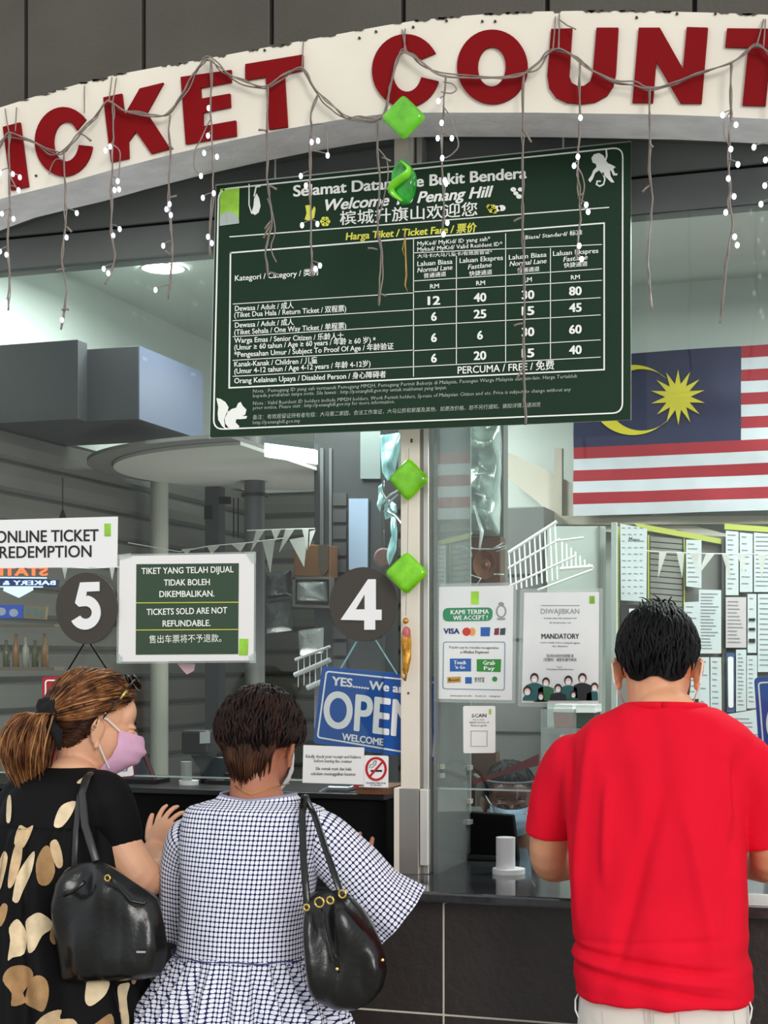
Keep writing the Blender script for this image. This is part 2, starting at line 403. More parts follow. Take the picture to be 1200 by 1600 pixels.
# ================= price board =================
GREEN = mat('dark_green_board', (34,56,40), .5, var=.05, vs=4, spec=.12)
BW = mat('board_white', (244,246,238), .5); BY = mat('board_yellow', (226,224,84), .5)
YB = -.13
bd = thing('price_board', 'large dark green ticket fare board with a white price table over the windows', 'sign', U(655,670,YB))
MB().prism([(338,290),(985,222),(985,655),(328,683)], YB, .008).build('panel', GREEN, bd)
MB().prism([(337,288),(986,220),(986,656),(327,685)], YB+.0081, .003).build('backing_edge', ALU, bd)
YT = YB-.002
ln = MB()
ln.line(rrect([(341.5,296),(973,230),(972.5,645),(333.5,671)][0:4] , 16), 2.2, YT, closed=True)
ln.line([(358,369),(943,315.5)][0:0] or [(359,370),(951,324)], 1.6, YT)
ln.line([(360,395),(944,348.5),(944,577.5),(358,606)], 2.2, YT, closed=True)
for a,b in [((646,395),(940,382)),((646,439),(940,420)),((646,456),(940,438))]: ln.line([a,b], 1.1, YT)
ln.line([(646,372),(646,588)], 1.1, YT); ln.line([(790,365),(790,567)], 1.1, YT); ln.line([(713,400),(713,570)], 1.1, YT); ln.line([(860,388),(860,562)], 1.1, YT)
for y0,y1,y2 in [(475,458,465),(501,483,491),(525,510,517),(563,549,531),(588,575,558)]: pass
for a,b in [((365,475),(940,438+26)),((365,500),(940,492)),((365,525),(940,533)),((365,563),(940,559))]: pass
for pts in [[(365,475),(646,458),(940,464)]]: pass
rows = [((364,474),(646,458)),((646,458),(938,464))]
for (x0,y0,x1,y1) in [(364,475,646,457.5),(646,483,938,465),(364,501,646,484),(646,509,938,492),(364,526,646,508.5),(646,548,938,531),(364,563,646,547),(646,573,938,558),(364,588,646,573)]:
    ln.line([(x0,y0),(x1,y1)], 1.1, YT)
ln.build('ruled_line', BW, bd)
tw = MB(); ty = MB()
text(tw,'Selamat Datang Ke Bukit Bendera',(458,307),(823,278),17,YT,.025)
text(tw,'Welcome To Penang Hill',(508,329),(771,307),17,YT,.025,.28)
text(tw,'槟城升旗山欢迎您',(531,350),(746,335),16.5,YT,.009)
text(ty,'Harga Tiket / Ticket Fare / 票价',(540,375),(745,361),11,YT,.025,.12)
sm = [('Kategori / Category / 类别',367,439,497,429,8.5),
 ('Dewasa / Adult / 成人',367,486,459,481,8),('(Tiket Dua Hala / Return Ticket / 双程票)',366,496,541,486,8),
 ('Dewasa / Adult / 成人',367,512,459,507,8),('(Tiket Sehala / One Way Ticket / 单程票)',366,523,541,513,8),
 ('Warga Emas / Senior Citizen / 乐龄人士',366,536,537,529,8),('(Umur ≥ 60 tahun / Age ≥ 60 years / 年龄 ≥ 60 岁) *',366,547,587,535,8),('*Pengesahan Umur / Subject To Proof Of Age / 年龄验证',366,558,615,545,8),
 ('Kanak-Kanak / Children / 儿童',366,573,496,567,8),('(Umur 4-12 tahun / Age 4-12 years / 年龄 4-12岁)',366,584,579,572,8),
 ('Orang Kelainan Upaya / Disabled Person / 身心障碍者',366,599,603,589,8),
 ('MyKad/ MyKid/ ID yang sah*',652,384,766,376,6.5),('Mykad/ MyKid/ Valid Resident ID*',652,393,785,384,6.5),('大马卡/大马儿童卡/有效居留证*',652,403,769,396,4.8),
 ('Biasa/ Standard/ 标准',821,374,910,366,6.2),
 ('Laluan Biasa',652,416,707,412,7.5),('Normal Lane',652,426,707,421,7.5),('普通通道',662,434,697,431,5.8),
 ('Laluan Ekspres',718,411,786,406,7.5),('Fastlane',731,421,768,417,7.5),('快捷通道',733,431,769,428,6),
 ('Laluan Biasa',795,406,854,401,7.5),('Normal Lane',796,416,854,411,7.5),('普通通道',808,426,843,423,5.8),
 ('Laluan Ekspres',864,400,935,395,7.5),('Fastlane',880,409,918,405,7.5),('快捷通道',881,418,918,415,6),
 ('RM',672,451,686,450,7),('RM',744,446,758,445,7),('RM',817,441,831,440,7),('RM',892,437,906,436,7),
 ('PERCUMA / FREE / 免费',715,584,866,576,11)]
for s,x0,y0,x1,y1,c in sm: text(tw,s,(x0,y0),(x1,y1),c,YT,.012,.18 if ('Normal' in s or 'Fastlane' in s) else 0)
for x,vals in [(678,[('12',476),('6',501),('6',534),('6',566)]),(750,[('40',471),('25',497),('6',530),('20',562)]),(825,[('30',467),('15',492),('30',525),('15',558)]),(899,[('80',461),('45',487),('60',521),('40',553)])]:
    for s,y in vals:
        h = 10 if len(s) > 1 else 4.6
        text(tw,s,(x-h,y+h*.04),(x+h,y-h*.04),13,YT,.03)
tf = MB()
for s,x0,y0,x1,y1 in [('Nota : Pemegang ID yang sah termasuk Pemegang MM2H, Pemegang Permit Bekerja di Malaysia, Pasangan Warga Malaysia dan lain-lain. Harga Tertakluk',395,614,902,590),
 ('kepada perubahan tanpa notis. Sila lawati : http://penanghill.gov.my untuk maklumat yang lanjut.',395,621,698,608),
 ('Note : Valid Resident ID holders include MM2H holders, Work Permit holders, Spouse of Malaysian Citizen and etc. Price is subject to change without any',395,633,892,611),
 ('prior notice. Please visit : http://penanghill.gov.my for more information.',395,640,617,630),
 ('备注：有效居留证持有者包括：大马第二家园，合法工作准证，大马公民和家属及其他。如更改价格，恕不另行通知。欲知详情，请浏览',395,655,845,635),
 ('http://penanghill.gov.my',395,663,469,660)]:
    text(tf,s,(x0,y0),(x1,y1),5.6,YT,.004,.1 if 'http' not in s[:5] else 0)
tf.build('small_lettering', mat('board_grey_white',(176,184,172),.6), bd)
tw.build('lettering', BW, bd); ty.build('yellow_lettering', BY, bd)
LIME = mat('lime_logo_green', (150,204,60), .45, var=.35, vs=18); PALE = mat('pale_logo_grey', (178,190,186), .5)
lg = MB().prism([(344,295),(374,292),(373,344),(343,347)], YT, .001)
lo = lg.build('logo_patch', LIME, bd)
MB().prism([(343,347),(344,337),(352,331),(362,331),(370,336),(373.5,344),(373.5,349),(343,353)], YT-.0012, .001).line([(353,332),(355,351)],1,YT-.0022).build('logo_dome', PALE, bd)
an = MB()
# squirrel, monkey, pitcher plants, blossoms
an.prism([(338,622),(344,623),(352,628),(357,636),(355,646),(351,654),(352,662),(357,668),(352,670),(347,666),(341,656),(340,646),(341,636)], YT, .001)
an.build('squirrel_tail_print', BW, bd); an = MB()
an.prism([(352,668),(350,656),(354,645),(362,639),(369,637),(372,630),(376,628),(379,634),(385,640),(383,648),(378,650),(386,650),(385,654),(376,655),(369,655),(368,660),(374,666),(372,670)], YT, .001)
an.build('squirrel_print', BW, bd); an = MB()
an.prism([(924,247),(928,241),(936,239),(943,243),(946,250),(950,255),(957,258),(962,261),(958,264),(961,271),(965,271),(964,274),(958,274),(955,267),(953,266),(954,275),(960,285),(955,285),(948,278),(941,272),(936,266),(930,270),(926,280),(922,285),(919,281),(924,274),(927,266),(932,261),(931,256),(926,254)], YT, .001)
an.line([(947,233),(948,243),(945,254)],2.6,YT); an.line([(942,270),(945,280),(943,288),(937,291),(932,288),(933,283),(938,283)],2.2,YT)
an.build('monkey_print', BW, bd); an = MB()
an.line([(389,288),(389,320),(393,333),(400,334)],1.6,YT); an.prism([(401,302),(405,310),(407,322),(404,332),(398,336),(393,332),(396,322),(397,310)], YT, .001); an.line([(397,306),(400,292),(406,291)],2,YT)
an.build('pitcher_plant_print', BW, bd); an = MB()
for x,y,r in [(802,296,4.5),(806,302,4),(811,307,4.5),(813,296,4),(776,326,6),(784,325,6)]: an.prism(ell(x,y,r,r*.8,14), YT, .001)
an.build('bee_print', BW, bd)
ay = MB()
for x,y,r in [(508,346,8),(769,326,7),(764,323,4),(773,330,4)]:
    for k in range(6):
        a = k*math.pi/3; ay.prism(ell(x+r*.6*math.cos(a),y+r*.6*math.sin(a),r*.42,r*.42,8), YT-.001, .001)
ay.prism([(477,321),(485,320),(484,335),(491,322),(493,326),(491,340),(484,345),(476,343),(479,333)], YT, .001)
ay.build('yellow_flower_print', BY, bd)
for x in (430,640,880):
    p = U(x,260,YB+.01); MB().tube([p+Vector((0,0,-.06)),p+Vector((0,0,.25))], .0025, 6).build('hanging_wire', ALU, bd)

# ================= signs stuck on the glass =================
YG = -.008
PLAS = glass('clear_lamination', (.95,.97,.96,1), .9, 1.4, veil=.2)
def sheet(name, label, cat, q, m=PAPER, lam=0, Y=YG, group=None, th=.0015, r=0):
    c = [sum(p[0] for p in q)/4, max(p[1] for p in q)]
    t = thing(name, label, cat, U(c[0],c[1],Y), group)
    MB().prism(rrect(q, r) if r else q, Y, th).build('sheet', m, t)
    if lam:
        cx = c[0]; cy = sum(p[1] for p in q)/4
        MB().prism(rrect([(x+(lam if x > cx else -lam), y+(lam if y > cy else -lam)) for x,y in q], 3), Y+th+.0003, .0008).build('lamination', PLAS, t)
    return t
YI = YG-.0012
def lines(t, items, m=INK, name='lettering', Y=YI, **k):
    mb = MB()
    for s,x0,y0,x1,y1,c,b in items: text(mb,s,(x0,y0),(x1,y1),c,Y,b,**k)
    return mb.build(name, m, t)
# online ticket redemption
t = sheet('paper_sign', 'white paper sign reading ONLINE TICKET REDEMPTION above the number 5 disc', 'sign', [(-40,813.5),(184,807),(183,886),(-40,888)], WHITE)
lines(t, [('ONLINE TICKET',-7,848,154,845,18,.015),('REDEMPTION',-1,872,143,870,18,.012)])
MB().prism([(163,818),(173,818),(173,838),(163,838)], YI, .001).build('logo_patch', LIME, t)
# number discs
DISC = mat('dark_olive_disc', (62,57,50), .6, var=.05)
def disc(label, cx, cy, rx, ry, polys, Y):
    t = thing('number_disc', label, 'number sign', U(cx,cy+ry,Y))
    MB().prism(ell(cx,cy,rx,ry,56), Y, .006).build('disc_plate', DISC, t, bevel=.0008)
    m = MB(); polys(m, Y-.004); m.build('digit', WHITE, t)
def five(m, Y):
    o = [(125,910),(155,909),(155,923.5),(135,924.5),(134,933)]
    o += ell(132.5,957,24.5,27,16,80,-150)
    o += ell(133.5,957,10,10,10,-150,100)
    o += [(123,948),(117,942)]
    m.prism(o, Y, .0035)
disc('round dark disc with white number 5, left of the green refund notice', 135,950.5,48,56, five, -.016)
def four(m, Y):
    m.prism([(575,905),(587,905),(587,952.5),(596,952.5),(596,969),(586,969),(586,984),(569,984),(569,969.5),(532,968.5)], Y, .0035)
    m.prism([(569.5,929),(569.5,952),(556,952)], Y-.0004, .0036, k=1)
t4 = thing('number_disc', 'round dark disc with white number 4, beside the mullion above the blue OPEN sign', 'number sign', U(568,1002,-.016))
MB().prism(ell(568,944,53.5,58,56), -.016, .006).build('disc_plate', DISC, t4, bevel=.0008)
mm = MB(); four(mm, -.02); mm.build('digit', [WHITE, DISC], t4)
# refund notice
GN = mat('notice_green', (48,72,50), .5)
t = sheet('refund_notice', 'white framed notice with green panel reading TICKETS SOLD ARE NOT REFUNDABLE', 'notice', [(187,869),(397,865),(396,1032),(185,1034)], mat('white_card',(238,236,234),.5), lam=3)
MB().prism([(213,881.5),(373,880),(372,1022),(212,1023)], YI, .001).build('green_panel', GN, t)
lines(t, [('TIKET YANG TELAH DIJUAL',221,897,365,894,9.5,.015),('TIDAK BOLEH',256,915,328,914,9.5,.015),('DIKEMBALIKAN.',249,933,335,932,9.5,.015),
 ('TICKETS SOLD ARE NOT',229,961,355,958,9.5,.015),('REFUNDABLE.',254,979,329,978,9.5,.015),('售出车票将不予退款。',233,1004,346,1002,9.5,.0)], BW, Y=YI-.001)
MB().line([(213,942),(372,941)],1.2,YI-.001).line([(213,984.5),(372,983.5)],1.2,YI-.001).build('ruled_line', BY, t)
MB().prism([(374,998),(388,998),(387,1024),(373,1024)], YI, .001).build('logo_patch', LIME, t)
for q in [[(183,868),(204,864),(206,870),(186,875)],[(382,862),(400,862),(400,880),(394,880)],[(184,1020),(192,1028),(190,1037),(183,1036)],[(388,1026),(400,1018),(400,1036),(390,1036)]]:
    MB().prism(q, YI-.001, .0006).build('clear_tape', PLAS, t)
# pink heart bunting scrap
t = thing('paper_pennant', 'small pale pink paper pennant hanging just under the green refund notice', 'pennant', U(290,1054,.03))
MB().prism([(276,1036),(305,1037),(303,1048),(292,1054),(286,1048)], .03, .001).build('pennant', mat('pale_pink_paper',(222,178,190),.6), t)
# red sign hung by black strings
REDS = mat('sign_red', (168,18,34), .35)
t = thing('hanging_sign', 'red plastic sign with white border hung on black strings behind the ponytail woman', 'sign', U(136,1200,-.03))
q = [(66,1057),(209,1057),(209,1215),(66,1215)]
MB().prism(rrect(q,7), -.03, .004).build('sign_plate', REDS, t)
MB().line(rrect([(71,1063),(202,1063),(202,1209),(71,1209)],5), 2.2, -.0312, closed=True).build('border', WHITE, t)
lines(t, [('SORRY',82,1083,130,1083,12,.03),('CLOSED',80,1150,194,1150,56,.03)], WHITE, Y=-.0312)
sg = MB()
for a,b in [((133,1003),(97,1062)),((139,1003),(180,1066))]: sg.tube([U(a[0],a[1],-.012),U(b[0],b[1],-.032)], .0022, 6)
sg.build('string', MATTE, t)
# blue OPEN sign
BLUE = mat('sign_blue', (16,82,164), .35)
def open_sign(label, q, tx, strings, cut=None):
    t = thing('open_sign', label, 'sign', U(sum(p[0] for p in q)/4, max(p[1] for p in q), .03))
    MB().prism(rrect(q,7), .012, .004).build('sign_plate', BLUE, t)
    ins = [(q[0][0]+7,q[0][1]+8),(q[1][0]-7,q[1][1]+9),(q[2][0]-7,q[2][1]-8),(q[3][0]+7,q[3][1]-9)]
    MB().line(rrect(ins,5), 2.4, .0105, closed=True).build('border', WHITE, t)
    lines(t, tx, WHITE, Y=.0105, up=(.06,-1))
    m = MB()
    for a,b in strings: m.tube([U(a[0],a[1],.008),U(b[0],b[1],.014)], .0045, 6, flat=.4)
    if strings: m.build('ribbon', mat('pale_cyan_ribbon',(150,200,214),.5), t)
    return t
open_sign('blue hanging sign reading YES We are OPEN WELCOME, behind the glass under number 4', [(503,1041),(690,1058),(684,1191),(489,1161)],
 [('YES......We are',518,1070,640,1084,13,.03),('OPEN',504,1134,650,1153,55,.024),('WELCOME',534,1156,599,1165,10.5,.03)], [((557,1003),(533,1044)),((587,1000),(621,1054))])
open_sign('blue OPEN sign cut off by the right edge, beside the man in red', [(1178,1059),(1370,1048),(1372,1186),(1187,1192)],
 [('YES......We are',1200,1083,1320,1075,13,.03),('OPEN',1195,1160,1350,1148,66,.024)], [((1262,1000),(1220,1056)),((1290,1000),(1330,1050))])
# small white notice + no smoking
t = sheet('paper_notice', 'small white paper asking to check receipt and balance, left of the no-smoking sticker', 'notice', [(474,1164),(569,1168),(568,1226),(472.5,1223)])
lines(t, [('Kindly check your receipt and balance',478,1184,564,1185,5,.008),('before leaving the counter',491,1191,550,1192,5,.008),('Sila semak resit dan baki',493,1203,549,1204,5,.008),('sebelum meninggalkan kaunter',486,1211,556,1212,5,.008)])
MB().prism([(552,1226),(560,1226),(560,1230),(552,1230)], YI, .001).build('red_tag', REDS, t)
t = sheet('no_smoking_sticker', 'white sticker with red no-smoking circle beside the mullion', 'sticker', [(569,1180),(607,1181),(606.5,1230.5),(568.5,1230)], WHITE, r=3)
m = MB(); m.prism(ell(587.5,1201.5,16.8,18.8,40,0,359.5)+ell(587.5,1201.5,13.2,15.2,40,0,359.5)[::-1], YI-.0004, .0008); m.line([(598,1190),(577,1214)], 3.2, YI-.0006); m.build('prohibition_ring', mat('sign_red_bright',(190,22,34),.4), t)
m = MB(); m.prism([(579,1203),(597,1203),(597,1206),(579,1206)], YI+.0002, .0006); m.line([(577,1200),(579,1195),(583,1194),(585,1189),(588,1189),(587,1194),(583,1198),(580,1200)], .8, YI+.0002); m.build('cigarette', INK, t)
lines(t, [('DILARANG MEROKOK',572,1224.5,603,1225,2.6,.01),('NO SMOKING',579,1228,596,1228,2.4,.01)])
# payment poster
t = sheet('payment_poster', 'white laminated poster of accepted payment cards, left of the MANDATORY poster', 'poster', [(686,917),(802,915),(800,1094),(684,1092)], mat('poster_white',(226,230,228),.4,var=.05,vs=8), lam=5)
MB().prism(rrect([(692,950),(770,949),(769,970),(692,971)],9), YI, .001).build('green_banner', mat('banner_green',(52,140,96),.5), t)
lines(t, [('KAMI TERIMA',704,960,764,959,7,.02),('WE ACCEPT !',708,969,762,968,7,.02)], WHITE, Y=YI-.001)
lines(t, [('VISA',693,990,718,990,8,.03)], mat('card_navy',(26,42,110),.5), name='card_mark')
m = MB(); m.prism(ell(729,987,6.5,6.5,20), YI, .0008); m.build('card_mark', mat('card_red',(200,60,50),.5), t)
m = MB(); m.prism(ell(738,987,5,6.5,20), YI+.0002, .0008); m.build('card_mark', mat('card_amber',(226,160,90),.5), t)
for q in ([(751,980),(766,980),(765,994),(751,994)],[(703,1029),(736,1029),(736,1049),(703,1049)],[(727,1058),(737,1058),(737,1068),(727,1068)]): MB().prism(q, YI, .0008).build('blue_card_mark', mat('card_blue',(40,96,168),.5), t)
m = MB(); m.prism([(773,982),(780,981),(779,992),(772,992)], YI, .0008); m.build('card_mark', mat('card_maroon',(120,50,56),.5), t)
m = MB(); m.prism([(782,982),(790,981),(789,992),(781,992)], YI, .0008); m.build('card_mark', mat('card_grey',(66,70,80),.5), t)
for q in ([(745,1030),(783,1030),(782,1050),(745,1049)],ell(773,1061,4,4,16)): MB().prism(q, YI, .0008).build('green_wallet_mark', mat('wallet_green',(44,136,52),.5), t)
m = MB(); m.prism([(699,1058),(720,1057),(720,1066),(699,1067)], YI, .0008); m.build('amber_wallet_mark', mat('wallet_amber',(196,150,70),.5), t)
lines(t, [('Touch',709,1038,728,1038,6,.03),("'n Go",711,1045,727,1045,5,.03),('Grab',754,1039,774,1039,7,.02),('Pay',756,1047,773,1047,6,.02)], WHITE, Y=YI-.001, name='white_lettering')
lines(t, [('Boost',701,1065,718,1064,5,.03),('支付宝',741,1065,757,1065,6,.01),('Populer pay ke transaksi menggunakan',702,1013,779,1014,4,.004),('e-Wallet Payment',719,1021,764,1021,4.5,.01),('www.payment.info    facebook    instagram',703,1088,782,1089,2.6,.004)])
MB().line(rrect([(693,1003),(789,1003),(788,1078),(692,1076)],4), 1.1, YI, closed=True).build('box_line', mat('line_blue_grey',(120,140,160),.6), t)
MB().prism([(736,924),(748,924),(748,944),(736,944)], YI, .001).build('logo_patch', LIME, t)
MB().line(ell(783,955,7,9,20),2,YI,closed=True).prism(ell(783,944,4.5,3.5,12),YI,.001).line([(778,967),(788,967)],3,YI).build('hand_icon', GREYINK, t)
# mandatory poster
t = sheet('mask_poster', 'white laminated DIWAJIBKAN MANDATORY poster with drawn masked people along its foot', 'poster', [(819,926),(936,925),(935,1100),(815,1098)], mat('poster_white'
 ,(226,230,228)), lam=6)
lines(t, [('DIWAJIBKAN',845,959,905,959,8,.005)], GREYINK)
lines(t, [('memakai pelitup muka sepanjang berada',850,967,901,967,2.5,.003),('di kawasan ini',858,974,892,974,2.5,.003),('MANDATORY',846,998,905,998,7.9,.018),('to put on masks or face covering throughout',844,1005,906,1006,3,.004),('the duration',863,1011,887,1011,3,.004),
 ('您必须在本处所内全程佩戴口罩',854,1027,896,1027,4,.0),('（范围内）请配合遵守规定',849,1033,901,1033,4,.0),('Terima Kasih',870,1043,878,1043,2,.004),('Perbadanan Bukit Bendera',854,1047,896,1047,2.6,.004)], name='small_lettering')
MB().line([(846,946),(905,946)],1,YI).build('ruled_line', GREYINK, t)
MB().prism([(921,931),(929,931),(929,943),(921,943)], YI, .001).build('logo_patch', LIME, t)
cl_ = [mat('print_green',(48,110,74),.6), mat('print_teal',(40,96,98),.6), mat('print_black',(34,36,40),.6), mat('print_dark_green',(30,84,62),.6)]
SK = mat('print_face', (232,205,190),.6); HR = mat('print_hair',(50,38,38),.6); MK = mat('print_mask',(240,240,240),.6)
ppl = [(824,1080,9,1,14),(835,1060,9,1,22),(853,1066,8,0,26),(845,1088,7,3,12),(872,1076,8,2,20),(888,1064,9,1,30),(896,1085,6,3,14),(910,1060,9,2,32),(929,1074,8,1,22)]
for x,y,r,c,b in ppl:
    d = .0008 if b > 20 else .0016 if b > 15 else .0024
    yb = 1094.5; w_ = r*1.65; m = MB()
    m.prism([(max(816.5,x-w_),yb),(max(817,x-w_*.9),y+r*1.2),(max(818,x-r*.5),y+r*.8),(x+r*.5,y+r*.8),(min(934,x+w_*.9),y+r*1.2),(min(934.5,x+w_),yb)], YI-d, .0006, 0)
    m.prism(ell(x,y-1,r*.72,r*.85,16), YI-d-.0003, .0006, 1).prism(ell(x,y+1,r*.52,r*.62,14), YI-d-.0006, .0006, 2).prism(ell(x,y+3,r*.45,r*.36,12), YI-d-.0009, .0006, 3)
    m.build('printed_person', [cl_[c], HR, SK, MK], t)
# scan card (its code is left out)
t = sheet('scan_card', 'small white card headed SCAN stuck under the payment poster', 'card', [(723.5,1103),(774,1103),(774,1176.5),(724,1177)], mat('card_white',(238,236,232),.4), r=3)
lines(t, [('SCAN',737,1121,760,1120.5,5.5,.014),('me to view',739,1125.5,757,1125.5,2.5,.006),('digital version of',733,1130,764,1130,3.2,.006),('Visitors guide',735,1135,761,1135,3.2,.006)])
MB().line([(736,1142),(761,1142),(761,1166),(736,1166)], .7, YI, closed=True).build('printed_frame', GREYINK, t)
MB().prism([(764,1108),(767.5,1108),(767.5,1116),(764,1116)], YI, .001).build('logo_patch', LIME, t)
# white card at right edge
t = sheet('paper_notice', 'white paper cut by the right edge just under the blue OPEN sign', 'notice', [(1190,1185),(1290,1182),(1290,1240),(1191,1242)])
lines(t, [('Kindly check your receipt and balance',1197,1203,1284,1201,5,.008),('before leaving the counter',1210,1211,1272,1209,5,.008)])
# white upright card behind the pink mask woman
t = thing('leaflet', 'white leaflet with purple print on the glass beside the pink face mask', 'leaflet', U(195,1214,-.04))
MB().prism(rrect([(172,1140),(201,1146),(209,1212),(174,1215)],4), -.045, .001).build('sheet', WHITE, t)
MB().line([(196,1165),(198,1204),(186,1205)],1.2,-.0465).build('printed_line', mat('purple_ink',(120,80,130),.6), t)
lines(t, [('THANK YOU',200,1203,196,1150,4,.01)], Y=-.0465, up=(-1,0))
# ================= string lights =================
WIRE = mat('clear_brown_wire', (134,122,112), .45, var=.15, vs=40); BULB = mat('cold_white_bulb', (222,232,255), .3, emit=5)
YL = -.36
g = thing('string_lights', 'icicle string lights with cold white bulbs draped in swags across the fascia sign', 'string lights', U(600,187,YL))
def wob(pts, Y, amp=.0025, n=10, seed=0, sag=0):
    W = [tuple(U(x,y,Y)) for x,y in pts]; out = []
    for p in cr_interp(W, max(6, n*len(pts)//2)):
        q = Vector(p); out.append(q+Vector((noise.noise(q*30+Vector((seed,0,0))), noise.noise(q*30+Vector((0,seed,5)))*.8, 0))*amp)
    return out
swag = [(-60,190),(-8,232),(0,225),(14,207),(50,222),(80,234),(100,236),(125,210),(148,182),(165,160),(175,160),(195,173),(217,180),(242,182),(264,177),(283,150),(300,118),(318,94),(330,95),(352,112),(383,127),(415,135),(440,118),(472,105),(485,126),(497,145),(516,163),(540,180),(565,187),(590,187),(604,170),(610,130),(622,88),(632,82),(650,92),(672,108),(697,120),(750,122),(790,122),(817,117),(840,100),(858,82),(873,76),(888,82),(905,97),(930,113),(960,127),(990,133),(1015,138),(1050,130),(1090,115),(1140,99),(1165,84),(1182,72),(1200,82),(1240,110),(1280,120)]
cb = MB()
for k in range(3):
    cb.tube(wob([(x+random.uniform(-2,2)*k, y+random.uniform(-3,4)*k) for x,y in swag], YL+.004*k, .005, 12, seed=k*7), .0018, 5)
cb.build('swag_cable', WIRE, g, smooth=True)
for a,b in [((175,120),(170,160)),((182,122),(176,160)),((8,170),(14,207)),((26,168),(24,205)),((474,66),(472,105)),((318,90),(330,95)),((633,45),(632,82)),((628,46),(636,84)),((874,22),(873,76)),((868,26),(864,78)),((873,30),(900,46)),((1193,30),(1182,72)),((1196,30),(1193,74)),((132,134),(132,176))]:
    MB().tube([U(a[0],a[1],YF-.004), U((a[0]+b[0])/2,(a[1]+b[1])/2+2,YL+.01), U(b[0],b[1],YL)], .0016, 5).build('hanging_tie', WIRE, g)
drops = [
 ([(14,207),(14,260),(15,330),(11,380),(15,425),(12,485)], [(0,270),(20,272),(31,277),(29,297),(3,334),(21,342),(0,393),(10,398),(8,472)]),
 ([(100,236),(101,300),(102,355),(96,405),(103,450),(95,515)], [(120,333),(97,500),(104,371)]),
 ([(176,160),(176,225),(174,300),(173,360),(179,405),(164,445)], [(165,235),(172,229),(184,283),(179,297),(186,296),(187,358),(177,368),(162,420),(169,427)]),
 ([(264,177),(265,250),(263,310),(269,390),(262,467)], [(265,319),(260,327),(267,336),(255,384),(243,453)]),
 ([(329,95),(329,170),(330,210),(333,260),(330,340),(327,400)], [(326,169),(325,212),(319,239),(339,245),(314,275),(317,309),(334,302),(325,370),(331,380)]),
 ([(417,135),(417,200),(418,290),(424,345),(414,395),(420,432)], []),
 ([(497,145),(486,180),(484,260),(485,330),(487,432)], [(487,222),(497,220),(512,243),(470,275),(478,290),(472,352),(496,350),(493,420),(500,415)]),
 ([(589,187),(590,230),(593,300),(589,350),(596,400),(591,478)], []),
 ([(697,120),(692,165),(690,240),(693,310),(690,372)], [(685,158),(690,192),(684,216),(706,216),(691,247),(697,287),(695,282),(699,348),(693,366)]),
 ([(817,117),(816,250),(816,340),(819,480),(818,560),(820,664)], []),
 ([(905,97),(905,200),(902,260),(906,330),(900,405)], [(907,184),(903,245),(897,259),(916,320),(919,331),(905,384),(909,405)]),
 ([(1015,138),(1015,270),(1018,330),(1012,400),(1018,485)], []),
 ([(1141,99),(1142,175),(1138,230),(1140,290),(1138,320),(1145,350),(1135,400),(1130,455),(1124,505)], [(1129,180),(1150,195),(1142,233),(1153,257),(1138,279),(1147,307),(1134,332),(1152,383),(1148,370)]),
 ([(1212,80),(1206,180),(1203,300),(1210,380)], [(1195,290),(1196,250),(1178,230),(1189,319)])]
loops = [[(330,185),(315,215),(303,238),(304,262),(314,275)],[(487,195),(506,195),(511,215),(512,240)],[(692,165),(705,185),(716,225),(708,240),(697,247)],[(590,230),(606,255),(603,300),(590,350)],[(176,225),(188,240),(184,282)],[(418,310),(430,355),(424,385),(431,410)],[(1142,175),(1133,190),(1133,212),(1140,230)],[(902,260),(913,290),(908,320)],[(694,128),(707,131),(713,140),(704,146),(690,143)],[(14,270),(22,288),(29,297)],[(100,250),(85,250),(76,272)]]
spurs = [((418,205),(404,203)),((419,290),(432,296)),((424,345),(414,358)),((420,425),(434,430)),((590,390),(575,388)),((597,246),(610,252)),((264,225),(270,233)),((263,310),(276,306)),((101,352),(112,362)),((816,200),(830,222)),((816,340),(803,346)),((819,505),(803,509)),((817,575),(808,592)),((819,410),(810,425)),((1015,290),(1004,300)),((1015,225),(1020,230)),((102,420),(88,423)),((97,484),(107,484)),((903,310),(912,302)),((125,208),(142,220)),((423,350),(412,372)),((267,400),(258,392)),((591,460),(603,462))]
for i,(pts,bl) in enumerate(drops):
    m = MB(); m.tube(wob(pts, YL+.002, .004, 12, seed=i*3+1), .0021, 5); m.tube(wob([(x+1.2,y) for x,y in pts], YL-.003, .005, 12, seed=i*3+50), .0016, 5)
    dw = m.build('drop_wire', WIRE, g, smooth=True)
    if bl:
        xs = lambda y: min(pts, key=lambda p: abs(p[1]-y))
        for x,y in bl:
            j = max(0, min(len(pts)-2, sum(1 for p in pts if p[1] < y)-1)); a,b_ = pts[j],pts[j+1]; u = max(0,min(1,(y-6-a[1])/(b_[1]-a[1]))); wx = a[0]+(b_[0]-a[0])*u
            Yb = YL-random.uniform(.0,.02); c = U(x,y,Yb)
            lead = MB().tube([U(wx,y-8,YL), U((x+wx)/2,y-6,Yb), c+Vector((0,0,.004))], .0012, 4)
            MB().ball(c, (.0047,.0047,.0066), 8, 6).build('bulb', BULB, dw, smooth=True)
            m2 = lead.build('bulb_lead', WIRE, dw)
for i,l in enumerate(loops): MB().tube(wob(l, YL-.004, .003, 12, seed=90+i), .0016, 5).build('loose_loop', WIRE, g, smooth=True)
for a,b in spurs: MB().tube([U(a[0],a[1],YL),U((a[0]+b[0])/2,(a[1]+b[1])/2-1,YL-.006),U(b[0],b[1],YL-.008)], [.0022,.0022,.003], 5).build('wire_stub', WIRE, g, smooth=True)
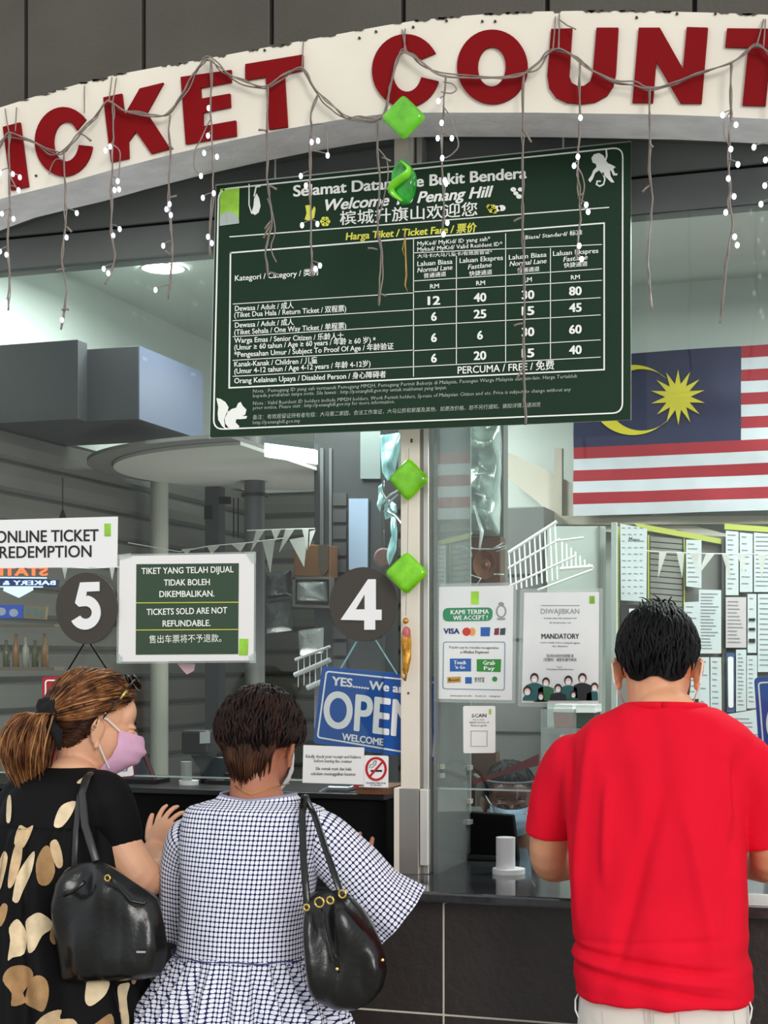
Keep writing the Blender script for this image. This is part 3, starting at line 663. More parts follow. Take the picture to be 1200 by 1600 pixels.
# ================= green hanging ornaments =================
GO = mat('glossy_lime_plastic', (116,196,10), .2, var=.35, vs=22, coat=.5); GD = mat('glossy_deep_green_plastic', (32,150,40), .15, var=.6, vs=14, coat=.6)
def diamond(label, c, m, Y=-.385, th=.012):
    t = thing('diamond_ornament', label, 'ornament', U(c[2][0],c[2][1],Y))
    pillow('cushion', rrect(c, 8), Y, th, m, t, rings=8, wob=.003, seed=c[0][0], p=5)
    return t
diamond('topmost lime green diamond ornament hanging over the fascia letters', [(630,147),(667,183),(631,220),(595,184)], mat('glossy_mixed_green_plastic',(92,178,24),.18,var=.55,vs=16,coat=.5))
diamond('lime green diamond ornament on the mullion just below the price board', [(639,715),(672,749),(637,784),(606,748)], GO, -.06)
diamond('lowest lime green diamond ornament with square dimples, beside the number 4 disc', [(636,861),(670,895),(635,930),(600,895)], GO, -.06)
gl = MB(); 
for x,y,a in [(637,872,.6),(650,885,.5),(658,894,-.4),(645,908,-.5)]:
    p = U(x,y,-.0765); q = U(x+7,y-5*a,-.0765); gl.tube([p,q], .0016, 4)
t = thing('twisted_ornament', 'deep green twisted glossy ornament hanging over the words on the price board', 'ornament', U(631,320,-.385))
pillow('twisted_body', [(628,247),(640,256),(650,272),(652,285),(648,305),(640,319),(628,320),(618,310),(611,290),(612,270),(619,256)], -.385, .022, GD, t, rings=9, wob=.018, seed=5)
rib = MB(); P_ = []
for i in range(18):
    u = i/17; P_.append(U(628+14*math.sin(u*3.3*math.pi/1.6)-2, 252+62*u, -.402)+Vector((0,-.006*math.sin(u*math.pi),0)))
rib.tube(P_, [.004+.009*math.sin(math.pi*i/17) for i in range(18)], 8, flat=.55)
rib.build('spiral_lobe', mat('lime_spiral',(110,200,30),.18,var=.4,vs=20,coat=.5), t, smooth=True)
t = thing('yellow_ribbon', 'thin tattered yellow ribbon hanging over the middle of the price board', 'ribbon', U(634,455,-.38))
rb = MB(); rb.tube([U(632,355,-.38),U(633,375,-.385),U(634,400,-.38),U(635,430,-.386),U(633,446,-.38),U(637,456,-.384)], [.0012,.004,.0045,.005,.004,.001], 6, flat=.35)
rb.tube([U(633,370,-.383),U(629,390,-.384),U(632,400,-.383)], [.002,.003,.001], 5, flat=.4)
rb.build('ribbon_strip', mat('ochre_ribbon',(176,140,66),.5,var=.3,vs=60), t, smooth=True)
t = thing('golden_charm', 'golden figure charm with pink top hanging on the cream mullion', 'charm', U(633,1065,-.06))
GL = mat('gold_foil', (204,150,58), .3, metal=.6, var=.35, vs=70)
pillow('figure_body', [(634,978),(641,982),(643,1005),(642,1030),(638,1050),(634,1056),(629,1050),(628,1025),(627,1000),(629,985)], -.06, .012, GL, t, rings=7, wob=.015, seed=3)
MB().ball(U(634,970,-.06), .008, 10, 8).build('head', GL, t, smooth=True); MB().tube([U(630,1040,-.06),U(627,1056,-.062),U(632,1062,-.06)], .002, 5).build('foot', GL, t, smooth=True); MB().tube([U(637,1040,-.06),U(633,1064,-.06)],.003,5).build('foot', GL, t, smooth=True)
m = MB(); m.ball(U(634,990,-.068), (.01,.006,.018), 10, 8); m.build('pink_shawl', mat('dusty_pink',(190,90,100),.4,var=.3,vs=60), t, smooth=True)
MB().tube([U(634,962,-.06),U(635,930,-.06),U(636,900,-.055),U(638,784,-.055),U(639,700,-.05)], .0009, 4).build('thread', mat('fine_grey_thread',(150,146,138),.6), t)
# ================= inside the booth =================
SIDE = -1.6
# roller shutter on the left wall and on the back wall
zsh = 2.33
rs = thing('roller_shutter', 'grey slatted roller shutter along the left wall of the booth behind the women', 'shutter', (SIDE+.02,1.5,.95))
def slat_mesh(L):
    v = []; prof = [(0,0),(.016,.012),(.02,.05),(.016,.088),(0,.098)]
    for y in (0,L):
        for d,z in prof: v.append((d,y,z))
    n = 5; f = [(i,i+1,i+1+n,i+n) for i in range(n-1)]+[tuple(range(n-1,-1,-1)),tuple(range(n,2*n)),(0,n,2*n-1,n-1)]
    return v, f
v, f = slat_mesh(2.93)
first = MB().add(v, f).build('slat', SLAT, rs); first.location = (SIDE+.002,.06,.95)
MB().box(SIDE+.0005,SIDE+.0015,.06,2.99,.95,zsh).build('backing', SLATD, rs)
for i in range(1,13):
    c = first.copy(); col.objects.link(c); c.location.z = .95+i*.106
v, f = slat_mesh(1.2)
rb = thing('roller_shutter', 'grey slatted roller shutter on the rear wall, seen behind the white pennants', 'shutter', (-1.0,2.97,.95))
MB().box(-1.59,-.38,2.985,2.995,.95,zsh).build('backing', SLATD, rb)
for i in range(13):
    if i == 0:
        fb2 = MB().add(v, f).build('slat', SLAT, rb); fb2.rotation_euler = (0,0,-math.pi/2); fb2.location = (-1.585,2.984,.95)
        fb2.matrix_parent_inverse = Matrix.Translation(-rb.location)
    else:
        c = fb2.copy(); col.objects.link(c); c.location.z = .95+i*.106
# soffit boxes under the ceiling, left
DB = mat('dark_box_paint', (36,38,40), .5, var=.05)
LB = mat('lit_blue_box_side', (70,78,98), .5, var=.04)  # bluish light on the side face is put into its colour
x1 = U(218,600,.72).x; xa = U(127,600,.68).x; zt = U(218,540,.72).z; zbm = U(218,655,.72).z
bxs = thing('ceiling_box', 'stepped dark grey box hanging under the lit ceiling at the upper left', 'ceiling box', (x1-.3,.9,zbm))
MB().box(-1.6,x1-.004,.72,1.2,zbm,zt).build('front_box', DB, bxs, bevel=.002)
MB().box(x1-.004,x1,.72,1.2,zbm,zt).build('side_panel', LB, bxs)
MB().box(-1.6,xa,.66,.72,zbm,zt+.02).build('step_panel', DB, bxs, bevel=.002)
# recessed downlight
t = thing('downlight', 'round bright recessed ceiling downlight at the upper left', 'ceiling light', (U(255,417,1.0)[0],1.0,2.93))
cx, cy = -.98, 1.0
tt = (2.94-1.55)/((HZ-417)/FP)
ax = (255-600)/FP; dl = Vector((CAM.x+(-math.sin(YAW)+math.cos(YAW)*ax)*tt, CAM.y+(math.cos(YAW)+math.sin(YAW)*ax)*tt, 2.94)); t.location = dl
def disc_mesh(c, r0, r1, z, n=32):
    v = [(c.x+r*math.cos(2*math.pi*i/n), c.y+r*math.sin(2*math.pi*i/n), z) for r in (r0,r1) for i in range(n)]
    return v, [(i,(i+1)%n,n+(i+1)%n,n+i) for i in range(n)]
m = MB(); m.add([(dl.x+.075*math.cos(k*.19635),dl.y+.075*math.sin(k*.19635),2.934) for k in range(32)],[tuple(range(32))]); m.build('diffuser', mat('lamp_diffuser',(240,255,246),.5,emit=14), t)
v, f = disc_mesh(dl,.075,.088,2.932); MB().add(v,f).build('trim_ring', WHITE, t)
# white oval canopy reflected in the glass, built as a slab inside
cz = 2.235
cv = thing('reflected_canopy', 'reflection of a pale round canopy built as a slab above the shutter, left of the mullion', 'canopy', (-.9,1.5,cz))
pts = []
cc = U(560,745,2.0); tmid = 6.0
for k in range(40):
    a = math.pi*.5+math.pi*k/39; pts.append((-.75+.73*math.cos(a), 1.50+.68*math.sin(a)))
v = [(x,y,z) for z in (cz,cz+.012) for x,y in pts]; n = 40
MB().add(v,[tuple(range(n-1,-1,-1)),tuple(range(n,2*n))]+[(i,(i+1)%n,(i+1)%n+n,i+n) for i in range(n)]).build('canopy_slab', mat('pale_grey_slab',(196,196,188),.6,emit=.0), cv)
v2 = [(-.75+(x+.75)*1.13, 1.50+(y-1.50)*1.13, z) for (x,y,z) in v]; 
MB().add([(x,y,z+.0125) for x,y,z in v2],[tuple(range(n-1,-1,-1)),tuple(range(n,2*n))]+[(i,(i+1)%n,(i+1)%n+n,i+n) for i in range(n)]).build('canopy_rim', mat('mid_grey_slab',(120,119,114),.6), cv)
# columns reflected in the glass, built as solid shafts
def column(label, px, r, Y, m, ring=None, zt=2.9):
    c = U(px,1000,Y); t = thing('column', label, 'column', (c.x,Y,0))
    MB().tube([(c.x,Y,0),(c.x,Y,zt)], r, 24).build('shaft', m, t, smooth=False)
    if ring:
        z = U(px,ring,Y).z; MB().tube([(c.x,Y,z),(c.x,Y,z+.012)], r*1.3, 24).build('ring', BLACK, t)
column('reflected slim pale column just left of the slatted wall posts, above the refund notice', 249, .035, 1.7, mat('pale_column',(186,188,176),.5), zt=2.3)
column('reflected grey column with dark ring, above the right edge of the refund notice', 398, .04, 1.75, mat('grey_column',(94,96,96),.35), ring=776, zt=2.9)
# bright reflection built as a glowing panel; no fixture hangs here
t = thing('reflection_glow', 'bright white reflection built as a glowing panel under the left lower edge of the price board', 'lamp', U(452,715,.66))
MB().prism([(413,692),(491,702),(491,724),(413,713)], .66, .03).build('glow_panel', mat('cool_reflection_glow',(240,252,255),.5,emit=2.2), t)
MB().prism([(413,682),(491,692),(491,702),(413,692)], .66, .03).build('housing', mat('light_grey_glow_border',(150,158,158),.5), t)
# dark posts and cabinet to the left of the mullion
t = thing('dark_cabinet', 'tall dark cabinet with a pale blue door strip, behind the number 4 disc', 'cabinet', U(560,1180,1.5)+Vector((0,.1,-.4)))
MB().prism([(491,660),(596,660),(596,1240),(491,1240)], 1.52, .2).build('carcass', mat('dark_cabinet_paint',(44,47,48),.45,var=.1), t)
MB().prism([(545,779),(575,779),(574,890),(545,890)], 1.505, .01).build('door_strip', mat('pale_blue_strip',(134,150,172),.5), t)
MB().prism([(563,665),(594,665),(594,748),(563,748)], 1.505, .01).build('upper_strip', mat('grey_green_strip',(104,116,114),.5), t)
MB().prism([(500,700),(505,700),(505,900),(500,900)],1.51,.006).prism([(514,700),(518,700),(518,900),(514,900)],1.51,.006).build('bright_seam', mat('seam_grey',(92,96,96),.4), t)
for y in range(770,1200,26): MB().prism([(520,y),(541,y),(541,y+20),(520,y+20)],1.512,.006).build('louvre', DARKG, t)
# reflected sky through trees, built as crumpled pieces between cabinet and mullion
t = thing('reflected_foliage', 'silver and aqua shapes standing in for a sky and tree streamer hanging left of the mullion', 'reflection', U(610,890,1.2))
AQ = mat('aqua_sky_reflection', (170,222,222), .2, metal=.25, bump=.6, bs=14, emit=.0)
for i,pl in enumerate([[(594,680),(625,676),(625,700),(617,738),(606,752),(597,738),(595,710)],[(591,760),(597,756),(599,775),(594,800),(591,795)],[(609,787),(616,792),(621,830),(619,860),(608,885),(604,870),(613,840)],[(600,790),(608,780),(619,788),(620,800),(612,808),(602,812)]]):
    pillow('sky_reflection_piece', pl, 1.2+i*.01, .012, AQ, t, rings=6, wob=.03, seed=i)
m = MB()
for a,b in [((594,790),(625,765)),((600,800),(622,772)),((596,768),(612,800)),((606,800),(628,820))]: m.tube([U(a[0],a[1],1.18),U((a[0]+b[0])/2,(a[1]+b[1])/2-4,1.17),U(b[0],b[1],1.18)],.004,5)
m.build('twisted_strand', mat('silver_strand',(196,204,204),.25,metal=.7), t)
t = thing('wall_speaker', 'small round brown speaker between the cabinet and the mullion', 'speaker', U(598,885,1.3))
MB().tube([U(599,871,1.3),U(599,871,1.36)],[.03,.034],20).build('speaker_cone', mat('dusky_rose_brown',(112,84,80),.5), t, bevel=.003)
# bunting
def bunting(label, pts, flags, Y, m):
    t = thing('bunting', label, 'bunting', U(pts[0][0],pts[0][1],Y))
    MB().tube([U(x,y,Y) for x,y in pts], .0018, 5).build('cord', WHITE, t)
    for i,fl in enumerate(flags):
        P = [U(x,y,Y-.004-.012*(j==2)) for j,(x,y) in enumerate(fl)]; Q = [p+Vector((0,.0015,0)) for p in P]
        MB().add(P+Q,[(0,1,2),(5,4,3),(0,3,4,1),(1,4,5,2),(2,5,3,0)]).build('pennant', m, t)
PEN = mat('white_pennant_cloth', (206,208,200), .7, var=.12, vs=20)
bunting('string of small white pennants above the right end of the refund notice', [(386,829),(440,827),(492,826)], [[(400,829),(413,829),(392,862)],[(424,828),(439,827),(430,845)],[(446,827),(460,827),(436,863)],[(472,827),(482,827),(480,860)],[(484,830),(493,828),(483,855)],[(452,843),(480,838),(475,886)],[(410,846),(429,843),(422,895)]], 1.25, PEN)
bunting('sagging string of white pennants touching the top of the refund notice', [(200,848),(280,862),(327,853),(386,848),(450,840)], [[(323,853),(343,853),(330,866)],[(362,851),(384,849),(375,862)],[(283,858),(300,857),(291,866)]], 1.3, PEN)
bunting('string of small white pennants in front of the papers at the right', [(1008,861),(1090,865),(1175,866),(1240,868)], [[(1030,861),(1042,862),(1028,903)],[(1057,863),(1069,864),(1066,903)],[(1078,864),(1092,864),(1090,900)],[(1103,865),(1117,865),(1090,900)],[(1128,866),(1139,866),(1141,908)],[(1152,866),(1164,866),(1164,903)],[(1184,866),(1197,866),(1190,905)]], 1.15, PEN)
bunting('two white pennants of a string behind the lower edge of the online ticket sign', [(85,886),(140,888),(190,886)], [[(97,887),(105,887),(101,905)],[(171,887),(179,887),(175,906)]], .3, PEN)
# wooden shelf with bags
t = thing('wooden_shelf', 'brown wooden wall shelf unit behind the pennants, left of the number 4 disc', 'shelf', U(485,955,1.4))
MB().prism([(459,850),(516,852),(516,902),(459,900)], 1.42, .08).build('shelf_box', mat('brown_wood',(112,76,44),.5,var=.2,vs=10), t, bevel=.003)
MB().line([(459,903),(516,903),(516,948),(459,946)], 4, 1.41, .03, closed=True).build('frame', mat('dull_grey_wood',(96,92,84),.6), t)
PB = mat('clear_plastic_bag', (140,144,142), .2, bump=.7, bs=25, var=.3)
pillow('plastic_bag', [(463,907),(495,906),(512,908),(512,942),(463,942)], 1.43, .03, PB, t, rings=6, wob=.02, seed=4)
pillow('plastic_bag', [(466,985),(506,980),(505,1020),(468,1024)], 1.43, .03, PB, t, rings=6, wob=.02, seed=9)
MB().prism([(497,852),(512,850),(512,890),(505,900),(499,888)],1.41,.01).build('dark_bag', mat('dark_film',(70,62,52),.4), t)
t = thing('clear_bag_stack', 'stack of dark clear plastic bags left of the brown wall shelf', 'bags', U(435,1010,1.45))
for i,q in enumerate([[(415,895),(455,890),(456,930),(416,936)],[(414,940),(456,936),(457,985),(416,990)]]): pillow('plastic_bag', q, 1.46, .03, mat('smoky_plastic_bag',(66,70,70),.2,bump=.8,bs=25,var=.4), t, rings=6, wob=.025, seed=i+20)
# white stair-like rack glimpsed above the OPEN sign
t = thing('wire_rack', 'small white tilted wire rack just left of the blue OPEN sign', 'rack', U(480,1060,.35))
m = MB()
for a,b,r in [((461,1031),(516,1010),.004),((460,1055),(516,1031),.007),((480,1075),(516,1060),.008)]: m.tube([U(a[0],a[1],.35),U(b[0],b[1],.35)], r, 8)
m.build('rail', WHITE, t)
for x in (466,475,484,493,502,511): MB().tube([U(x,1030-(x-461)*.38,.352),U(x,1075-(x-461)*.3,.352)], .0015, 5).build('bar', WHITE, t)
# neon bakery sign, read from behind
t = thing('neon_sign', 'lit orange and blue bakery sign with mirrored letters, left of the number 5 disc', 'sign', U(40,935,.5))
NO = mat('neon_orange', (255,112,60), .5, emit=1.3); NW = mat('neon_pale_blue', (196,222,255), .5, emit=1.2); NB = mat('neon_board_blue', (26,34,92), .5, emit=.15)
MB().prism([(-60,900),(88,906),(86,917),(-60,916)], .52, .02).build('sign_board', NB, t)
m = MB(); text(m,'STATION',(-48,899),(75,899),13,.5,.035,mirror=True); m.build('orange_lettering', NO, t)
m = MB(); text(m,'BAKERY & BREWS',(-60,914),(87,914),7,.5,.03,mirror=True); m.line([(-60,902),(72,903)],2,.5).line([(-40,917),(66,917)],2,.5).prism([(6,917),(50,917),(51,922),(29,934),(5,923)], .505, .004); m.build('pale_blue_lettering', NW, t)
def picture(label, q, Y, cs):
    t = thing('picture_panel', label, 'picture', U(sum(p[0] for p in q)/4,q[2][1],Y))
    MB().prism(q, Y, .01).build('panel', cs[0], t)
    x0,y0 = q[0]; x1_,y1_ = q[2]; m = MB()
    for k in range(3): m.prism(ell(x0+(x1_-x0)*(.2+.3*k), (y0+y1_)/2+2*(k-1), (x1_-x0)*.11, (y1_-y0)*.3, 12), Y-.001, .001)
    m.build('print', cs[1], t)
picture('blue lit picture panel under the mirrored bakery sign', [(-30,945),(35,945),(34,966),(-30,966)], .5, (mat('lit_blue',(50,86,190),.5,emit=.3), mat('lit_pale',(176,184,200),.5,emit=.2)))
picture('beige and teal picture panel just left of the number 5 disc', [(37,946),(73,948),(71,968),(37,966)], .5, (mat('print_khaki',(150,136,106),.5), mat('print_teal_pale',(110,142,146),.5)))
t = thing('bottle_rack', 'dim rack of bottles under the small picture panels at the left edge', 'rack', U(30,1045,.92))
MB().prism([(-60,1042),(85,1042),(85,1048),(-60,1048)], .5, .06).prism([(-60,975),(85,975),(85,979),(-60,979)], .5, .06).build('rack_board', mat('taupe_board',(116,106,90),.6), t)
for i in range(1,7):
    x = -20+i*15; c = U(x,1042,.53); h = U(x,990+(i%3)*5,.53).z-c.z
    b = MB().tube([c,c+Vector((0,0,h*.6)),c+Vector((0,0,h*.75)),c+Vector((0,0,h))],[.011,.011,.005,.005],12)
    o = b.build('bottle', mat(['amber_bottle','clear_bottle','olive_bottle'][i%3],[(150,112,70),(172,170,156),(96,98,72)][i%3],.2), None, smooth=True)
    tag(o, ['','pale clear bottle cut by the left edge of the photo on the dim rack','olive green bottle nearest the left edge on the dim rack','amber bottle left of the middle of the dim rack','pale clear bottle just right of the middle of the dim rack','olive green bottle second from the right end of the dim rack','amber bottle at the right end of the dim rack'][i], 'bottle', 'bottles on the dim rack')
t = thing('pendant_lamp', 'thin black pendant lamp hanging above the online ticket sign', 'lamp', U(98,808,1.0))
MB().tube([U(98,746,1.0),U(98,800,1.0)], .0022, 6).build('cord', MATTE, t); MB().tube([U(98,797,1.0),U(98,811,1.0)],[.004,.014],14).build('shade', MATTE, t)
t = thing('door_post', 'dark grey steel post standing in front of the left shutter, between the two women', 'post', (U(336,1100,1.9).x,1.9,0))
c = U(336,1100,1.9); MB().box(c.x-.03,c.x+.03,1.87,1.93,0,2.3).build('post', mat('slate_post',(58,62,64),.5), t)
for y,x in ((565+200,323),(780,350)): pass
t = thing('wall_switch', 'two small black switch boxes on the slatted wall beside the grey column', 'switch', U(338,805,1.9))
MB().prism([(319,790),(330,790),(330,811),(319,811)],1.86,.02).prism([(342,776),(358,776),(358,787),(342,787)],1.86,.02).build('switch_box', MATTE, t)
m = MB()
for x in (365,372): m.tube([U(x,778,1.86),U(x,840,1.86)],.003,6)
m.build('conduit', MATTE, t)
# counter equipment, left
def screen(label, q, Y, mface, tilt=.06, edge=None):
    t = thing('till_screen', label, 'monitor', U(sum(p[0] for p in q)/4,max(p[1] for p in q),Y))
    P = [U(x,y,Y+(tilt if y < sum(p[1] for p in q)/4 else 0)) for x,y in q]; Q = [p+Vector((0,.02,0)) for p in P]
    F = [(3,2,1,0),(4,5,6,7),(0,1,5,4),(1,2,6,5),(2,3,7,6),(3,0,4,7)]
    MB().add(P+Q,F).build('housing', BLACK, t, bevel=.003)
    c = sum(P,Vector())/4; P2 = [c+(p-c)*.9+Vector((0,-.0015,0)) for p in P]
    MB().add(P2,[(3,2,1,0)]).build('display', mface, t)
    if edge: MB().tube([P[1]+Vector((0,-.002,0)),P[2]+Vector((0,-.002,0))],.004,6).build('edge_trim', edge, t)
    zb_ = 1.2 if P[2].x < 0 else 1.012
    b = (P[2]+P[3])/2+Vector((0,.04,0)); MB().box(b.x-.06,b.x+.06,b.y-.04,b.y+.05,zb_,zb_+.012).box(b.x-.015,b.x+.015,b.y-.01,b.y+.01,zb_+.01,max(b.z+.03,zb_+.03)).build('stand', BLACK, t)
    return t
screen('slate blue till screen with a dark red edge between the two women', [(176,1150),(205,1128),(251,1243),(176,1243)], .18, mat('slate_display',(66,78,88),.3), .06, mat('dark_red_edge',(96,14,24),.4))
screen('dark till screen just left of the short haired woman', [(297,1180),(366,1184),(364,1244),(338,1244)], .22, mat('dark_display',(30,36,40),.25), .08)
t = thing('card_camera', 'black boxy camera device with a pale label, left of the short haired woman', 'device', U(315,1250,.3))
a = U(287,1178,.3); b = U(330,1141,.3)
MB().box(a.x,b.x,.28,.36,a.z,b.z).build('device_body', BLACK, t, bevel=.008); c = U(318,1178,.3)
MB().box(c.x-.01,c.x+.01,.3,.33,1.2,c.z+.01).build('neck', BLACK, t)
MB().prism([(312,1144),(328,1143),(328,1161),(312,1162)],.277,.002).build('label_patch', mat('pale_grey_label',(176,182,186),.5), t)
def cup(label, px, y0, y1, wpx, Y, m, base=True):
    c = U(px,y1,Y); h = U(px,y0,Y).z-c.z; r = wpx/2/S(px,Y); t = thing('receipt_roll', label, 'paper roll', c)
    MB().tube([c,c+Vector((0,0,h)),c+Vector((0,0,h-.001)),c+Vector((0,0,h-.01))],[r,r,r*.45,r*.4],28).build('roll', m, t, smooth=False)
    if base: 
        b = MB().tube([c+Vector((.01,0,-.012)),c+Vector((.01,0,0))],[r*1.5,r*1.5],28).build('base_tray', WHITE, t)
    return t, c
zc = 1.02
def cup2(label, px, wpx, h, Y, z, m):
    c = U(px,1100,Y); c.z = z+.012; r = wpx/2/S(px,Y); t = thing('receipt_roll', label, 'paper roll', (c.x,c.y,z))
    MB().tube([c,c+Vector((0,0,h)),c+Vector((0,0,h-.0005)),c+Vector((0,0,h-.012))],[r,r,r*.4,r*.38],32).build('roll', m, t)
    MB().tube([c+Vector((.008,0,-.012)),c+Vector((.008,0,0))],[r*1.7,r*1.7],32).build('base_tray', WHITE, t)
cup2('white upright paper roll on a tray at the open right window, beside the red shirt', 790, 30, .078, .06, 1.012, mat('roll_white',(222,222,222),.5))
cup2('grey-white paper roll behind the left window, just left of the short haired woman', 291, 18, .052, .2, 1.2, mat('roll_grey',(150,152,152),.5))
t = thing('display_stand', 'tangle of grey bent wire stands on the shelf right of the short haired woman', 'stand', U(550,1262,.12))
m = MB()
for pl in [[(500,1240),(514,1232),(545,1233),(556,1230)],[(503,1246),(520,1240),(540,1240),(548,1243)],[(545,1245),(556,1262),(566,1250),(574,1262),(582,1268)],[(576,1240),(588,1254),(592,1268),(582,1270),(570,1270)],[(560,1272),(575,1274),(594,1272),(594,1252)],[(512,1252),(528,1258),(534,1270)],[(548,1246),(562,1252),(568,1268)]]:
    m.tube([U(x,y,.1) for x,y in pl], .005, 6, flat=1.4)
m.build('wire_frame', mat('dull_chrome',(150,158,164),.25,metal=.6), t)
t = thing('wooden_tray', 'small brown wooden board under the wire stands beside the mullion', 'tray', U(587,1297,.05))
a = U(558,1296,.06); b = U(610,1275,.06); MB().box(a.x,b.x,.05,.2,1.2,1.2+.02).build('board', mat('red_brown_wood',(132,84,58),.45,var=.15,vs=12), t, bevel=.003)
# ================= right pane =================
t = thing('foil_wrapped_duct', 'duct wrapped in crumpled silvery plastic film under the price board, right of the mullion', 'duct', U(752,1085,.6))
pillow('film_wrap', [(727,640),(781,640),(782,720),(781,838),(757,837),(728,832),(726,740)], .5, .05, LEAF, t, rings=10, wob=.05, seed=2, p=5)
m = MB()
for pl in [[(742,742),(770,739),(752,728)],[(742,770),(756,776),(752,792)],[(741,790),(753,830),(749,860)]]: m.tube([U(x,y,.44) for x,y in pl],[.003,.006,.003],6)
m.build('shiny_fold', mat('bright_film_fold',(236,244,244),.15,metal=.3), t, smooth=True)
MB().box(U(728,900,.56).x,U(781,900,.56).x,.605,.66,U(752,1085,.6).z,2.94).build('duct_core', mat('grey_post_core',(112,116,112),.6), t)
t = thing('copper_horn', 'round coppery horn loudspeaker on a brown box above the payment poster', 'speaker', U(752,916,.5))
MB().prism([(726,838),(782,838),(782,916),(726,916)], .5, .06).build('mounting_box', mat('brown_mount',(96,72,58),.5,var=.15), t, bevel=.003)
c = U(765,884,.49); m = MB(); rr = [.012,.022,.036,.034,.016,.012,.01,.0]; yy = [0,-.02,-.06,-.058,-.04,-.035,-.045,-.047]
v = []; n = 28
for r,y in zip(rr,yy):
    for j in range(n): v.append((c.x+r*.9*math.cos(2*math.pi*j/n), c.y+y, c.z+r*1.15*math.sin(2*math.pi*j/n)))
m.add(v,[(i*n+j,(i+1)*n+j,(i+1)*n+(j+1)%n,i*n+(j+1)%n) for i in range(len(rr)-1) for j in range(n)]); m.build('horn', mat('coppery_brown',(140,104,86),.35,metal=.3), t, smooth=True)
t = thing('silver_bow', 'silver foil bow tied over the copper horn loudspeaker', 'bow', U(752,905,.42))
m = MB()
for pl in [[(727,856),(748,858),(770,858),(790,853)],[(770,858),(786,848),(792,856),(776,862)],[(732,897),(752,904),(744,914)],[(736,852),(732,840),(738,832)],[(735,861),(737,870)],[(772,897),(787,898)]]: m.tube([U(x,y,.42) for x,y in pl],.0045,6,flat=.5)
m.build('foil_strip', mat('bright_silver',(220,226,226),.2,metal=.6), t, smooth=True)
# lower grey cabinet behind the posters
GW = mat('mid_grey_cabinet', (112,114,112), .5, var=.08)
t = thing('grey_cabinet', 'mid grey cabinet standing behind the payment and MANDATORY posters', 'cabinet', (U(780,1240,1.7).x,1.8,0))
a = U(726,795,1.7); b = U(850,1240,1.7); MB().box(a.x,b.x,1.7,1.95,0,a.z).build('carcass', GW, t, bevel=.004)
m = MB()
for y in (900,1000,1145): z = U(780,y,1.7).z; m.box(a.x+.01,b.x-.01,1.695,1.7,z,z+.006)
m.build('door_gap', DARKG, t)
MB().prism([(727,1175),(775,1175),(775,1260),(727,1260)], .9, .05).build('brown_panel', mat('brown_panel_wood',(84,58,38),.5,var=.15), t)
# reflected white stair railing, built as solid bars inside the booth
t = thing('reflected_railing', 'reflection of a white stair railing built as bars rising to the right behind the two posters', 'railing', U(830,925,1.45))
m = MB(); Yr = 1.45
for a,b,r in [((783,871),(870,815),.006),((785,893),(875,842),.004),((783,922),(900,868),.004),((870,845),(912,840),.004),((875,889),(926,885),.006),((840,922),(926,890),.004)]: m.tube([U(a[0],a[1],Yr),U(b[0],b[1],Yr)], r, 8)
m.build('handrail', WHITE, t)
top = lambda x: 871-(x-783)*.644
for i,x in enumerate(range(787,872,8)):
    MB().tube([U(x,top(x),Yr),U(x+4,min(925,top(x)+55+ (x-783)*.4),Yr)], .003, 6).build('baluster', WHITE, t)
for x in range(878,928,7): MB().tube([U(x,843+(x-878)*.9,Yr),U(x+1,886,Yr)], .003, 6).build('baluster', WHITE, t)
t = thing('reflected_beam', 'reflection of a canopy beam built as a broad beige slab behind the flag, running down to the right', 'beam', U(850,800,1.75))  # reflection of a canopy beam, built as a solid slab
MB().prism([(785,740),(786,703),(842,728),(960,790),(1150,838),(1150,858),(1060,828),(960,832),(874,822),(842,786)], 1.9, .05).build('beam', mat('beige_beam',(196,190,176),.6,var=.04), t)
fr = thing('reflected_frame', 'reflection of a beige frame built as a profile around the lower edge of the flag behind the right window', 'frame', U(870,820,1.3))  # frame reflected in the glass, built as a solid profile
MB().prism([(866,700),(878,700),(878,806),(1260,806),(1260,818),(866,820)], 1.88, .03).build('frame_profile', mat('warm_grey_frame',(176,170,156),.6), fr)
# pale bright panel and yellow-green edged boards
t = thing('pale_panel', 'pale greenish glass door panel between the stair railing and the notice papers', 'panel', U(905,1100,1.6))
MB().prism([(855,822),(945,822),(945,1240),(855,1240)], 1.65, .02).build('panel', mat('pale_green_panel',(176,186,178),.4,var=.06), t)
MB().prism([(934,822),(937,822),(937,1240),(934,1240)], 1.64, .01).build('edge', mat('grey_edge',(120,126,122),.4), t)
YE = mat('yellow_green_trim', (186,192,96), .5)
t = thing('notice_board', 'grey notice board with yellow-green edging behind the man in red', 'notice board', U(1080,1240,1.5))
MB().prism([(966,828),(1240,845),(1240,1240),(966,1240)], 1.6, .02).build('backboard', mat('board_grey',(124,124,120),.6,var=.08), t)
MB().prism([(964,822),(967.5,822),(967.5,1010),(964,1010)],1.585,.01).prism([(1012,836),(1014.5,836),(1014.5,965),(1012,965)],1.585,.01).prism([(1068,840),(1070,840),(1070,980),(1068,980)],1.585,.01).prism([(990,817),(1000,818),(1127,842),(1127,850),(1000,827)],1.58,.01).prism([(1132,818),(1240,826),(1240,834),(1132,827)],1.58,.01).build('edging', YE, t)
MB().prism([(1128,840),(1134,840),(1136,1240),(1129,1240)],1.575,.015).build('post', mat('grey_green_post',(112,116,108),.5), t)
for k in range(14): y = 838+k*9; MB().prism([(1016,y),(1066,y+4),(1066,y+11.5),(1016,y+7.5)],1.586,.008).build('louvre', mat('louvre_grey',(142,142,134),.5), t)
MB().prism([(970,945),(1010,945),(1010,1010),(970,1010)],1.57,.02).build('dark_box', DARKG, t)
MB().prism([(983,951),(1002,951),(1002,957),(983,957)],1.566,.003).build('box_label', WHITE, t)
